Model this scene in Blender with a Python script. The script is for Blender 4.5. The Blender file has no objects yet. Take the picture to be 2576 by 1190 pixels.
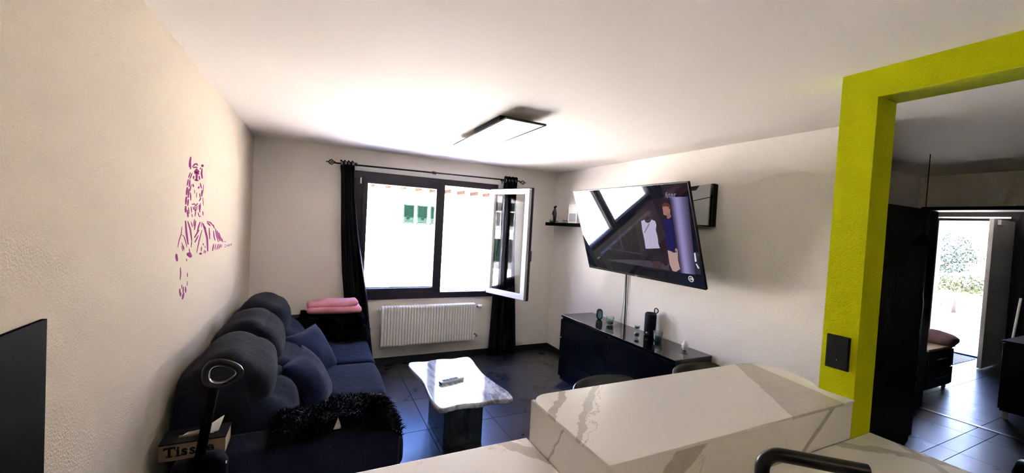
import bpy, bmesh, math, random
from mathutils import Vector, Matrix
random.seed(7)
S = bpy.context.scene
COL = S.collection

# ------------------------------------------------------------------ camera
cam_d = bpy.data.cameras.new('camera')
cam_d.sensor_fit = 'HORIZONTAL'; cam_d.sensor_width = 36.0; cam_d.lens = 14.1257
cam_d.clip_start = 0.02; cam_d.clip_end = 300
cam = bpy.data.objects.new('camera', cam_d); COL.objects.link(cam)
_r = Vector((0.898638, -0.435172, 0.055451)); _u = Vector((-0.036935, 0.050898, 0.998021)); _f = Vector((0.437133, 0.898907, -0.029666))
cam.matrix_world = Matrix(((_r.x, _u.x, -_f.x, 0), (_r.y, _u.y, -_f.y, 0), (_r.z, _u.z, -_f.z, 1.70), (0, 0, 0, 1)))
S.camera = cam

# ------------------------------------------------------------------ sky, sun, exposure
W = bpy.data.worlds.new('sky'); S.world = W; W.use_nodes = True
wn = W.node_tree.nodes; wl = W.node_tree.links; wn.clear()
wo = wn.new('ShaderNodeOutputWorld'); wb = wn.new('ShaderNodeBackground')
wt = wn.new('ShaderNodeTexCoord'); wsx = wn.new('ShaderNodeSeparateXYZ'); wr = wn.new('ShaderNodeValToRGB')
wl.new(wt.outputs['Generated'], wsx.inputs[0]); wl.new(wsx.outputs['Z'], wr.inputs[0])
wr.color_ramp.elements[0].position = 0.0; wr.color_ramp.elements[0].color = (0.75, 0.86, 1.0, 1)
wr.color_ramp.elements[1].position = 0.55; wr.color_ramp.elements[1].color = (0.16, 0.32, 1.0, 1)
wl.new(wr.outputs[0], wb.inputs[0]); wb.inputs[1].default_value = 2.4
wl.new(wb.outputs[0], wo.inputs[0])
sun_d = bpy.data.lights.new('sun', 'SUN'); sun_d.energy = 38.0; sun_d.angle = 0.01; sun_d.color = (1.0, 0.93, 0.84)
sun = bpy.data.objects.new('sun', sun_d); COL.objects.link(sun)
sun.rotation_euler = Vector((-0.22, 0.48, -0.85)).to_track_quat('-Z', 'Y').to_euler()

def portal(name, loc, sx, sy, direction):
    d = bpy.data.lights.new(name, 'AREA'); d.shape = 'RECTANGLE'; d.size = sx; d.size_y = sy
    d.cycles.is_portal = True
    o = bpy.data.objects.new(name, d); COL.objects.link(o); o.location = loc
    o.rotation_euler = Vector(direction).to_track_quat('-Z', 'Y').to_euler()
portal('window_portal', (1.21, 4.86, 1.48), 1.75, 1.48, (0, -1, 0))
portal('door_portal', (9.62, 2.6, 1.06), 0.84, 2.14, (-1, 0, 0))
S.view_settings.view_transform = 'Standard'; S.view_settings.look = 'None'
S.view_settings.gamma = 1.0; S.view_settings.use_curve_mapping = False
S.view_settings.exposure = 2.82
S.cycles.use_denoising = True
S.cycles.max_bounces = 10; S.cycles.diffuse_bounces = 6; S.cycles.transparent_max_bounces = 12
S.cycles.sample_clamp_indirect = 12.0
S.cycles.caustics_reflective = False; S.cycles.caustics_refractive = False

# ------------------------------------------------------------------ materials
MATS = {}
class NT:
    def __init__(s, name):
        s.m = bpy.data.materials.new(name); s.m.use_nodes = True
        s.t = s.m.node_tree; s.n = s.t.nodes; s.l = s.t.links
        s.n.clear(); s.out = s.n.new('ShaderNodeOutputMaterial')
        MATS[name] = s.m
    def node(s, ty, **k):
        n = s.n.new(ty)
        for a, b in k.items(): setattr(n, a, b)
        return n
    def put(s, sock, v):
        if isinstance(v, bpy.types.NodeSocket): s.l.new(v, sock)
        else: sock.default_value = v
    def math(s, op, a, b=0.0, c=0.0):
        n = s.node('ShaderNodeMath', operation=op)
        s.put(n.inputs[0], a); s.put(n.inputs[1], b); s.put(n.inputs[2], c); return n.outputs[0]
    def pos(s):
        return s.node('ShaderNodeNewGeometry').outputs['Position']
    def obj(s):
        return s.node('ShaderNodeTexCoord').outputs['Object']
    def xyz(s, v):
        n = s.node('ShaderNodeSeparateXYZ'); s.l.new(v, n.inputs[0]); return n.outputs
    def noise(s, vec, scale, detail=3.0, rough=0.5, dist=0.0):
        n = s.node('ShaderNodeTexNoise'); s.l.new(vec, n.inputs['Vector'])
        n.inputs['Scale'].default_value = scale; n.inputs['Detail'].default_value = detail
        n.inputs['Roughness'].default_value = rough; n.inputs['Distortion'].default_value = dist
        return n.outputs[0]
    def ramp(s, v, stops):
        n = s.node('ShaderNodeValToRGB'); s.l.new(v, n.inputs[0]); e = n.color_ramp.elements
        while len(e) < len(stops): e.new(0.5)
        for i, (p, c) in enumerate(stops):
            e[i].position = p; e[i].color = (*c, 1) if not isinstance(c, float) else (c, c, c, 1)
        return n.outputs[0]
    def mix(s, f, a, b):
        n = s.node('ShaderNodeMix', data_type='RGBA')
        s.put(n.inputs[0], f)
        s.put(n.inputs[6], a if isinstance(a, bpy.types.NodeSocket) else (*a, 1)); s.put(n.inputs[7], b if isinstance(b, bpy.types.NodeSocket) else (*b, 1))
        return n.outputs[2]
    def bump(s, h, strength, dist):
        n = s.node('ShaderNodeBump'); s.l.new(h, n.inputs['Height'])
        n.inputs['Strength'].default_value = strength; n.inputs['Distance'].default_value = dist
        return n.outputs[0]
    def bsdf(s, col, rough=0.5, spec=0.5, metal=0.0, coat=0.0, sheen=0.0, normal=None, emit=None, es=0.0):
        b = s.node('ShaderNodeBsdfPrincipled'); i = b.inputs
        s.put(i['Base Color'], col if isinstance(col, bpy.types.NodeSocket) else (*col, 1)); s.put(i['Roughness'], rough)
        i['Specular IOR Level'].default_value = spec; i['Metallic'].default_value = metal
        i['Coat Weight'].default_value = coat; i['Coat Roughness'].default_value = 0.04
        i['Sheen Weight'].default_value = sheen; i['Sheen Roughness'].default_value = 0.4
        if normal is not None: s.l.new(normal, i['Normal'])
        if emit is not None:
            s.put(i['Emission Color'], (*emit, 1)); i['Emission Strength'].default_value = es
        s.l.new(b.outputs[0], s.out.inputs[0]); return b

def simple(name, col, rough=0.5, spec=0.5, metal=0.0, coat=0.0, sheen=0.0, var=0.06, scale=30.0, bump=0.0):
    t = NT(name); v = t.obj(); n = t.noise(v, scale, 3)
    a = tuple(max(0, c * (1 - var)) for c in col); b = tuple(min(1, c * (1 + var)) for c in col)
    c = t.mix(n, a, b)
    nm = t.bump(t.noise(v, scale * 6, 3), bump, 0.002) if bump else None
    t.bsdf(c, rough, spec, metal, coat, sheen, nm); return t.m

def plaster(name, col, scale=170.0, strength=0.35, spec=0.25):
    t = NT(name); v = t.pos(); n = t.noise(v, 1.3, 3)
    c = t.mix(n, tuple(x * 0.97 for x in col), col)
    h = t.noise(v, scale, 4, 0.55)
    t.bsdf(c, 0.85, spec, normal=t.bump(h, strength, 0.004))
plaster('wall_paint', (0.86, 0.805, 0.745), 150.0, 0.9)
plaster('beige_wall_paint', (0.58, 0.49, 0.385), 140.0, 1.0)
plaster('ceiling_paint', (0.82, 0.755, 0.695), 60.0, 0.06)
plaster('lime_paint', (0.52, 0.56, 0.003), 130.0, 0.9, 0.05)
plaster('entry_shade', (0.018, 0.017, 0.018), 150.0, 0.2)  # unlit entry: its darkness is put into the wall colour
plaster('facade_paint', (0.80, 0.79, 0.76), 10.0, 0.1)
plaster('paving', (0.72, 0.71, 0.69), 8.0, 0.1)

def slate():
    t = NT('slate_tile'); v = t.pos(); oi = t.node('ShaderNodeObjectInfo').outputs['Random']
    off = t.node('ShaderNodeVectorMath', operation='ADD'); t.l.new(v, off.inputs[0])
    cmb = t.node('ShaderNodeCombineXYZ'); t.l.new(t.math('MULTIPLY', oi, 40.0), cmb.inputs[2]); t.l.new(cmb.outputs[0], off.inputs[1])
    n = t.noise(off.outputs[0], 3.0, 8, 0.6, 0.3)
    c = t.ramp(n, [(0.25, (0.016, 0.016, 0.019)), (0.5, (0.026, 0.024, 0.028)), (0.72, (0.050, 0.046, 0.050))])
    r = t.math('ADD', t.math('MULTIPLY', n, 0.20), 0.20)
    t.bsdf(c, r, 0.8, normal=t.bump(t.noise(off.outputs[0], 14.0, 6, 0.6), 0.12, 0.004))
slate()
simple('grout', (0.012, 0.012, 0.013), 0.8)
simple('skirting_tile', (0.010, 0.009, 0.011), 0.5)

def marble(name, veins, base=(0.80, 0.77, 0.735), vein=(0.47, 0.425, 0.375), zone=None):
    # veins: (ax, ay, az, c, half width, wobble) -> |ax x + ay y + az z + wobble*noise - c| < half width
    t = NT(name); v = t.pos(); x, y, z = t.xyz(v)
    big = t.noise(v, 5.0, 5, 0.6); fine = t.noise(v, 26.0, 4, 0.6)
    mask = None
    for (ax, ay, az, c, hw, wob) in veins:
        d = t.math('ADD', t.math('ADD', t.math('MULTIPLY', x, ax), t.math('MULTIPLY', y, ay)), t.math('MULTIPLY', z, az))
        d = t.math('ADD', d, t.math('MULTIPLY', t.math('SUBTRACT', big, 0.5), wob))
        d = t.math('ADD', d, t.math('MULTIPLY', t.math('SUBTRACT', fine, 0.5), wob * 0.25))
        d = t.math('ABSOLUTE', t.math('SUBTRACT', d, c))
        mr = t.node('ShaderNodeMapRange', interpolation_type='SMOOTHSTEP'); t.l.new(d, mr.inputs[0])
        mr.inputs[1].default_value = hw; mr.inputs[2].default_value = hw * 0.8; mr.inputs[3].default_value = 0; mr.inputs[4].default_value = 1
        mask = mr.outputs[0] if mask is None else t.math('MAXIMUM', mask, mr.outputs[0])
    if zone:   # one broad taupe field between two wavering edges
        zs = []
        for (ax, ay, az, c, wob) in zone:
            d = t.math('ADD', t.math('MULTIPLY', x, ax), t.math('MULTIPLY', y, ay))
            d = t.math('ADD', d, t.math('MULTIPLY', t.math('SUBTRACT', big, 0.5), wob)); zs.append((d, c))
        zm = t.math('MULTIPLY', t.math('GREATER_THAN', zs[0][0], zs[0][1]), t.math('LESS_THAN', zs[1][0], zs[1][1]))
        mask = t.math('MAXIMUM', mask, t.math('MULTIPLY', zm, 0.85))
    # thin broken hairlines
    h = t.math('ABSOLUTE', t.math('SUBTRACT', t.noise(v, 2.2, 6, 0.65, 1.2), 0.5))
    hm = t.math('MULTIPLY', t.math('LESS_THAN', h, 0.004), t.math('GREATER_THAN', t.noise(v, 3.1, 2), 0.56))
    mask = t.math('MAXIMUM', mask, t.math('MULTIPLY', hm, 0.5)) if mask is not None else t.math('MULTIPLY', hm, 0.5)
    tone = t.math('ADD', 0.55, t.math('MULTIPLY', fine, 0.6))
    mask = t.math('MULTIPLY', mask, tone)
    c = t.mix(mask, base, vein)
    t.bsdf(c, 0.22, 0.5)
marble('marble_bar', [(1, -1, 0, -0.26, 0.019, 0.13), (1, -1, 0, -0.41, 0.026, 0.16), (1, -1.0, 0, -0.225, 0.004, 0.30)], zone=((1, -0.73, 0, 1.0, 0.05), (1, -0.21, 0, 1.81, 0.05)))
marble('marble_front', [(1, 0, -1.25, -0.16, 0.07, 0.14), (1, 0, -1.3, 0.585, 0.02, 0.04), (0, 1, 0.6, 1.72, 0.006, 0.10)])
marble('marble_counter', [(1, 0.8, 0, 0.93, 0.05, 0.20), (1, 0.7, 0, 1.62, 0.035, 0.12), (1, 1.1, 0, 2.92, 0.04, 0.2), (1, -0.6, 0, 1.78, 0.02, 0.08)])

def tablestone():
    t = NT('grey_marble'); v = t.pos()
    mp = t.node('ShaderNodeMapping'); t.l.new(v, mp.inputs[0]); mp.inputs['Rotation'].default_value = (0, 0, 0.35)
    mp.inputs['Scale'].default_value = (1, 0.28, 1)
    n = t.noise(mp.outputs[0], 9.0, 8, 0.66, 1.6)
    c = t.ramp(n, [(0.32, (0.10, 0.11, 0.14)), (0.46, (0.30, 0.31, 0.35)), (0.56, (0.62, 0.61, 0.62)), (0.70, (0.38, 0.36, 0.36))])
    t.bsdf(c, 0.10, 0.6, coat=0.6)
    t = NT('dark_marble'); v = t.pos()
    mp = t.node('ShaderNodeMapping'); t.l.new(v, mp.inputs[0]); mp.inputs['Scale'].default_value = (1, 1, 0.35)
    n = t.noise(mp.outputs[0], 14.0, 7, 0.65, 1.2)
    c = t.ramp(n, [(0.35, (0.012, 0.013, 0.013)), (0.6, (0.05, 0.055, 0.055)), (0.75, (0.16, 0.165, 0.16))])
    t.bsdf(c, 0.18, 0.5)
tablestone()

def fabric(name, col, sheen=0.5, scale=260.0):
    t = NT(name); v = t.obj(); n = t.noise(v, 7.0, 4)
    c = t.mix(n, tuple(x * 0.65 for x in col), tuple(x * 1.35 for x in col))
    h = t.noise(v, scale, 2); w = t.noise(v, 16.0, 4, 0.6)
    hh = t.math('ADD', t.math('MULTIPLY', h, 0.15), w)
    t.bsdf(c, 0.9, 0.15, sheen=sheen, normal=t.bump(hh, 0.7, 0.010))
fabric('sofa_fabric', (0.006, 0.007, 0.017), 0.06); fabric('sofa_head_fabric', (0.006, 0.0055, 0.008), 0.04)
fabric('cushion_fabric', (0.007, 0.011, 0.036), 0.1); fabric('curtain_cloth', (0.003, 0.003, 0.005), 0.03)
fabric('pink_fleece', (0.62, 0.24, 0.30), 0.3); fabric('mauve_cloth', (0.25, 0.16, 0.18), 0.2)
simple('fur', (0.002, 0.002, 0.003), 0.55, 0.12)
simple('black_gloss', (0.002, 0.002, 0.003), 0.05, 0.5, coat=0.3, var=0.02)
simple('black_satin', (0.002, 0.002, 0.0025), 0.35, 0.3)
simple('black_flat', (0.0015, 0.0015, 0.0016), 0.7, 0.03, var=0.02)
simple('black_lacquer', (0.002, 0.002, 0.0025), 0.25, 0.12, var=0.02)
simple('black_matt', (0.003, 0.003, 0.003), 0.6, 0.2)
simple('black_metal', (0.003, 0.003, 0.003), 0.35, 0.4)
simple('black_leather', (0.003, 0.003, 0.003), 0.38, 0.5, bump=0.2)
simple('anthracite', (0.013, 0.009, 0.017), 0.42, 0.4)
simple('white_enamel', (0.80, 0.76, 0.72), 0.35)
simple('white_plastic', (0.78, 0.77, 0.76), 0.4)
simple('grey_plastic', (0.35, 0.35, 0.36), 0.4)
simple('console_grey', (0.48, 0.48, 0.49), 0.55)
simple('chrome', (0.75, 0.75, 0.76), 0.12, metal=1.0, var=0.02)
simple('linen_tag', (0.42, 0.38, 0.33), 0.8)
simple('white_paper', (0.85, 0.84, 0.80), 0.8)
simple('purple_vinyl', (0.23, 0.018, 0.155), 0.8, 0.03, var=0.15, scale=8.0)
simple('kraft_wood', (0.17, 0.10, 0.05), 0.6, var=0.25, scale=18.0)
simple('pale_wood', (0.62, 0.50, 0.34), 0.6, var=0.15, scale=18.0)
simple('bronze', (0.045, 0.042, 0.040), 0.25, 0.6, metal=0.3)
simple('green_wax', (0.05, 0.22, 0.08), 0.4)
simple('pink_quartz', (0.90, 0.76, 0.76), 0.3, var=0.12, scale=40)
simple('speaker_cloth', (0.004, 0.004, 0.006), 0.75, 0.3, bump=0.5)
simple('blue_glass', (0.10, 0.20, 0.34), 0.12, 0.6)
simple('dark_liquid', (0.010, 0.022, 0.022), 0.12)
simple('green_liquid', (0.020, 0.075, 0.060), 0.12)
simple('shutter_green', (0.0045, 0.021, 0.0115), 0.7, 0.1)
simple('rafter_wood', (0.014, 0.004, 0.0015), 0.8, 0.1)
simple('roof_tile', (0.10, 0.022, 0.016), 0.85, var=0.35, scale=3.0)
simple('leaf_green', (0.012, 0.026, 0.012), 0.7, var=0.5, scale=6.0)
simple('leaf_yellow', (0.034, 0.040, 0.006), 0.7, var=0.4, scale=6.0)
simple('bark', (0.05, 0.035, 0.025), 0.9)
simple('mat_white', (0.6, 0.6, 0.6), 0.9); simple('steel', (0.5, 0.5, 0.5), 0.3, metal=1.0)

def glass(name, tint=(1, 1, 1), f0=0.04):
    # thin clear glass: see-through, mirroring more towards grazing angles
    t = NT(name); lw = t.node('ShaderNodeLayerWeight'); lw.inputs[0].default_value = 0.5
    fac = t.math('ADD', f0, t.math('MULTIPLY', t.math('POWER', lw.outputs['Facing'], 5.0), 1.0 - f0))
    a = t.node('ShaderNodeBsdfTransparent'); a.inputs[0].default_value = (*tint, 1)
    g = t.node('ShaderNodeBsdfGlossy'); g.inputs['Roughness'].default_value = 0.0
    m = t.node('ShaderNodeMixShader'); t.l.new(fac, m.inputs[0]); t.l.new(a.outputs[0], m.inputs[1]); t.l.new(g.outputs[0], m.inputs[2])
    t.l.new(m.outputs[0], t.out.inputs[0])
glass('pane_glass', (0.97, 0.985, 0.98)); glass('tumbler_glass', (0.86, 0.95, 0.93), 0.06)

def emitter(name, col, strength):
    t = NT(name); t.bsdf((0.004, 0.004, 0.005), 0.03, 0.75, emit=col, es=strength)

# ------------------------------------------------------------------ mesh helpers
class MB:
    def __init__(s): s.v = []; s.f = []
    def add(s, vs, fs):
        o = len(s.v); s.v += [tuple(v) for v in vs]; s.f += [tuple(i + o for i in f) for f in fs]; return s
    def box(s, x0, x1, y0, y1, z0, z1):
        return s.add([(x0, y0, z0), (x1, y0, z0), (x1, y1, z0), (x0, y1, z0), (x0, y0, z1), (x1, y0, z1), (x1, y1, z1), (x0, y1, z1)],
                     [(0, 3, 2, 1), (4, 5, 6, 7), (0, 1, 5, 4), (1, 2, 6, 5), (2, 3, 7, 6), (3, 0, 4, 7)])
    def bar(s, p0, p1, r0, r1=None, n=12):
        return s.tube([p0, p1], r0, n, r1=r1)
    def tube(s, pts, r, n=10, closed=False, r1=None, up=None):
        pts = [Vector(p) for p in pts]; m = len(pts); rings = []
        prev = None
        for i, p in enumerate(pts):
            if closed: t = (pts[(i + 1) % m] - pts[i - 1])
            else: t = pts[min(i + 1, m - 1)] - pts[max(i - 1, 0)]
            t.normalize()
            if prev is None:
                a = Vector((0, 0, 1)) if abs(t.z) < 0.9 else Vector((1, 0, 0))
                prev = (a - t * a.dot(t)).normalized()
            else: prev = (prev - t * prev.dot(t)).normalized()
            b = t.cross(prev)
            rr = r if r1 is None else r + (r1 - r) * i / max(1, m - 1)
            if isinstance(r, (list, tuple)): rr = r[i]
            rings.append([p + (prev * math.cos(2 * math.pi * k / n) + b * math.sin(2 * math.pi * k / n)) * rr for k in range(n)])
        vs = [q for R in rings for q in R]; fs = []
        for i in range(m if closed else m - 1):
            j = (i + 1) % m
            for k in range(n):
                l = (k + 1) % n; fs.append((i * n + k, i * n + l, j * n + l, j * n + k))
        if not closed: fs += [tuple(reversed(range(n))), tuple((m - 1) * n + k for k in range(n))]
        return s.add(vs, fs)
    def lathe(s, prof, c=(0, 0, 0), n=24):
        vs = []; fs = []; m = len(prof)
        for (r, z) in prof:
            for k in range(n):
                a = 2 * math.pi * k / n; vs.append((c[0] + r * math.cos(a), c[1] + r * math.sin(a), c[2] + z))
        for i in range(m - 1):
            for k in range(n):
                l = (k + 1) % n; fs.append((i * n + k, i * n + l, (i + 1) * n + l, (i + 1) * n + k))
        if prof[0][0] > 1e-4: fs.append(tuple(reversed(range(n))))
        if prof[-1][0] > 1e-4: fs.append(tuple((m - 1) * n + k for k in range(n)))
        return s.add(vs, fs)
    def prism(s, poly, a0, a1, axis='z'):
        def P(u, v, w): return {'z': (u, v, w), 'y': (u, w, v), 'x': (w, u, v)}[axis]
        n = len(poly)
        return s.add([P(u, v, a0) for u, v in poly] + [P(u, v, a1) for u, v in poly],
                     [tuple(reversed(range(n))), tuple(range(n, 2 * n))] + [(i, (i + 1) % n, n + (i + 1) % n, n + i) for i in range(n)])
    def soft(s, c, size, r, n=12, bulge=(0, 0, 0), wob=0.0, seed=0, R=None):
        # rounded, puffed box
        bm = bmesh.new(); bmesh.ops.create_cube(bm, size=2.0)
        bmesh.ops.subdivide_edges(bm, edges=bm.edges[:], cuts=n - 1, use_grid_fill=True)
        from mathutils import noise as N
        hs = [d / 2 for d in size]; vs = []
        for v in bm.verts:
            p = Vector([math.copysign(abs(math.sin(v.co[i] * math.pi / 2)) ** 0.9, v.co[i]) for i in range(3)])
            q = Vector([p[i] * hs[i] for i in range(3)])
            inner = Vector([max(-hs[i] + r, min(hs[i] - r, q[i])) if hs[i] > r else 0.0 for i in range(3)])
            d = q - inner
            if d.length > 1e-9:
                q = inner + d.normalized() * min(r, max(abs(d.x), abs(d.y), abs(d.z)))
            for i in range(3):
                j, k = (i + 1) % 3, (i + 2) % 3
                q[i] += bulge[i] * p[i] * (1 - p[j] ** 2) * (1 - p[k] ** 2)
            if wob:
                q += Vector((N.noise(q * 5 + Vector((seed, 0, 0))), N.noise(q * 5 + Vector((0, seed, 9))), N.noise(q * 5 + Vector((4, 0, seed))))) * wob
            if R is not None: q = R @ q
            vs.append(q + Vector(c))
        bm.verts.index_update()
        fs = [tuple(v.index for v in f.verts) for f in bm.faces]; bm.free()
        return s.add(vs, fs)

WL = {}
def build(name, mb, mat, parent=None, smooth=False, bevel=0.0, local=False, seg=2, autosmooth=None):
    off = WL.get(parent, Vector((0, 0, 0))) if (parent is not None and not local) else Vector((0, 0, 0))
    me = bpy.data.meshes.new(name)
    me.from_pydata([tuple(Vector(v) - off) for v in mb.v], [], mb.f); me.validate()
    bm = bmesh.new(); bm.from_mesh(me); bmesh.ops.recalc_face_normals(bm, faces=bm.faces[:])
    if bevel:
        es = [e for e in bm.edges if len(e.link_faces) == 2 and e.calc_face_angle(0) > 0.5]
        bmesh.ops.bevel(bm, geom=es, offset=bevel, segments=seg, affect='EDGES', profile=0.6)
    if smooth or autosmooth:
        for f in bm.faces: f.smooth = True
        if autosmooth:
            for e in bm.edges:
                if len(e.link_faces) == 2 and e.calc_face_angle(0) > autosmooth: e.smooth = False
    bm.to_mesh(me); bm.free()
    me.materials.append(MATS[mat]); o = bpy.data.objects.new(name, me); COL.objects.link(o)
    if parent is not None: o.parent = parent; WL[o] = WL.get(parent, Vector((0, 0, 0))) if not local else Vector((0, 0, 0))
    else: WL[o] = Vector((0, 0, 0))
    return o
def tag(o, label, cat, group=None):
    o['label'] = label; o['category'] = cat
    if group: o['group'] = group
    return o
def thing(name, label, cat, loc, group=None):
    o = bpy.data.objects.new(name, None); COL.objects.link(o); o.location = loc; o.empty_display_size = 0.05
    WL[o] = Vector(loc); return tag(o, label, cat, group)
def struct(o):
    o['kind'] = 'structure'; return o
def copy_tree(o, parent=None):
    c = o.copy(); COL.objects.link(c); c.parent = parent
    for ch in list(o.children): copy_tree(ch, c)
    return c
def text_mb(body, size, depth=0.0006, bold=0.0):
    cu = bpy.data.curves.new('t', 'FONT'); cu.body = body; cu.size = size; cu.extrude = depth; cu.offset = bold
    cu.align_x = 'CENTER'; cu.align_y = 'CENTER'; cu.resolution_u = 3
    ob = bpy.data.objects.new('t', cu); COL.objects.link(ob)
    dg = bpy.context.evaluated_depsgraph_get(); me = bpy.data.meshes.new_from_object(ob.evaluated_get(dg))
    mb = MB(); mb.add([v.co[:] for v in me.vertices], [tuple(p.vertices) for p in me.polygons])
    bpy.data.objects.remove(ob); bpy.data.curves.remove(cu); bpy.data.meshes.remove(me); return mb
def xf(mb, M):
    mb.v = [tuple(M @ Vector(v)) for v in mb.v]; return mb

XL, XR, YB, C = -0.593, 2.948, 4.76, 2.435
ZB, ZC = 1.038, 0.869
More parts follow.
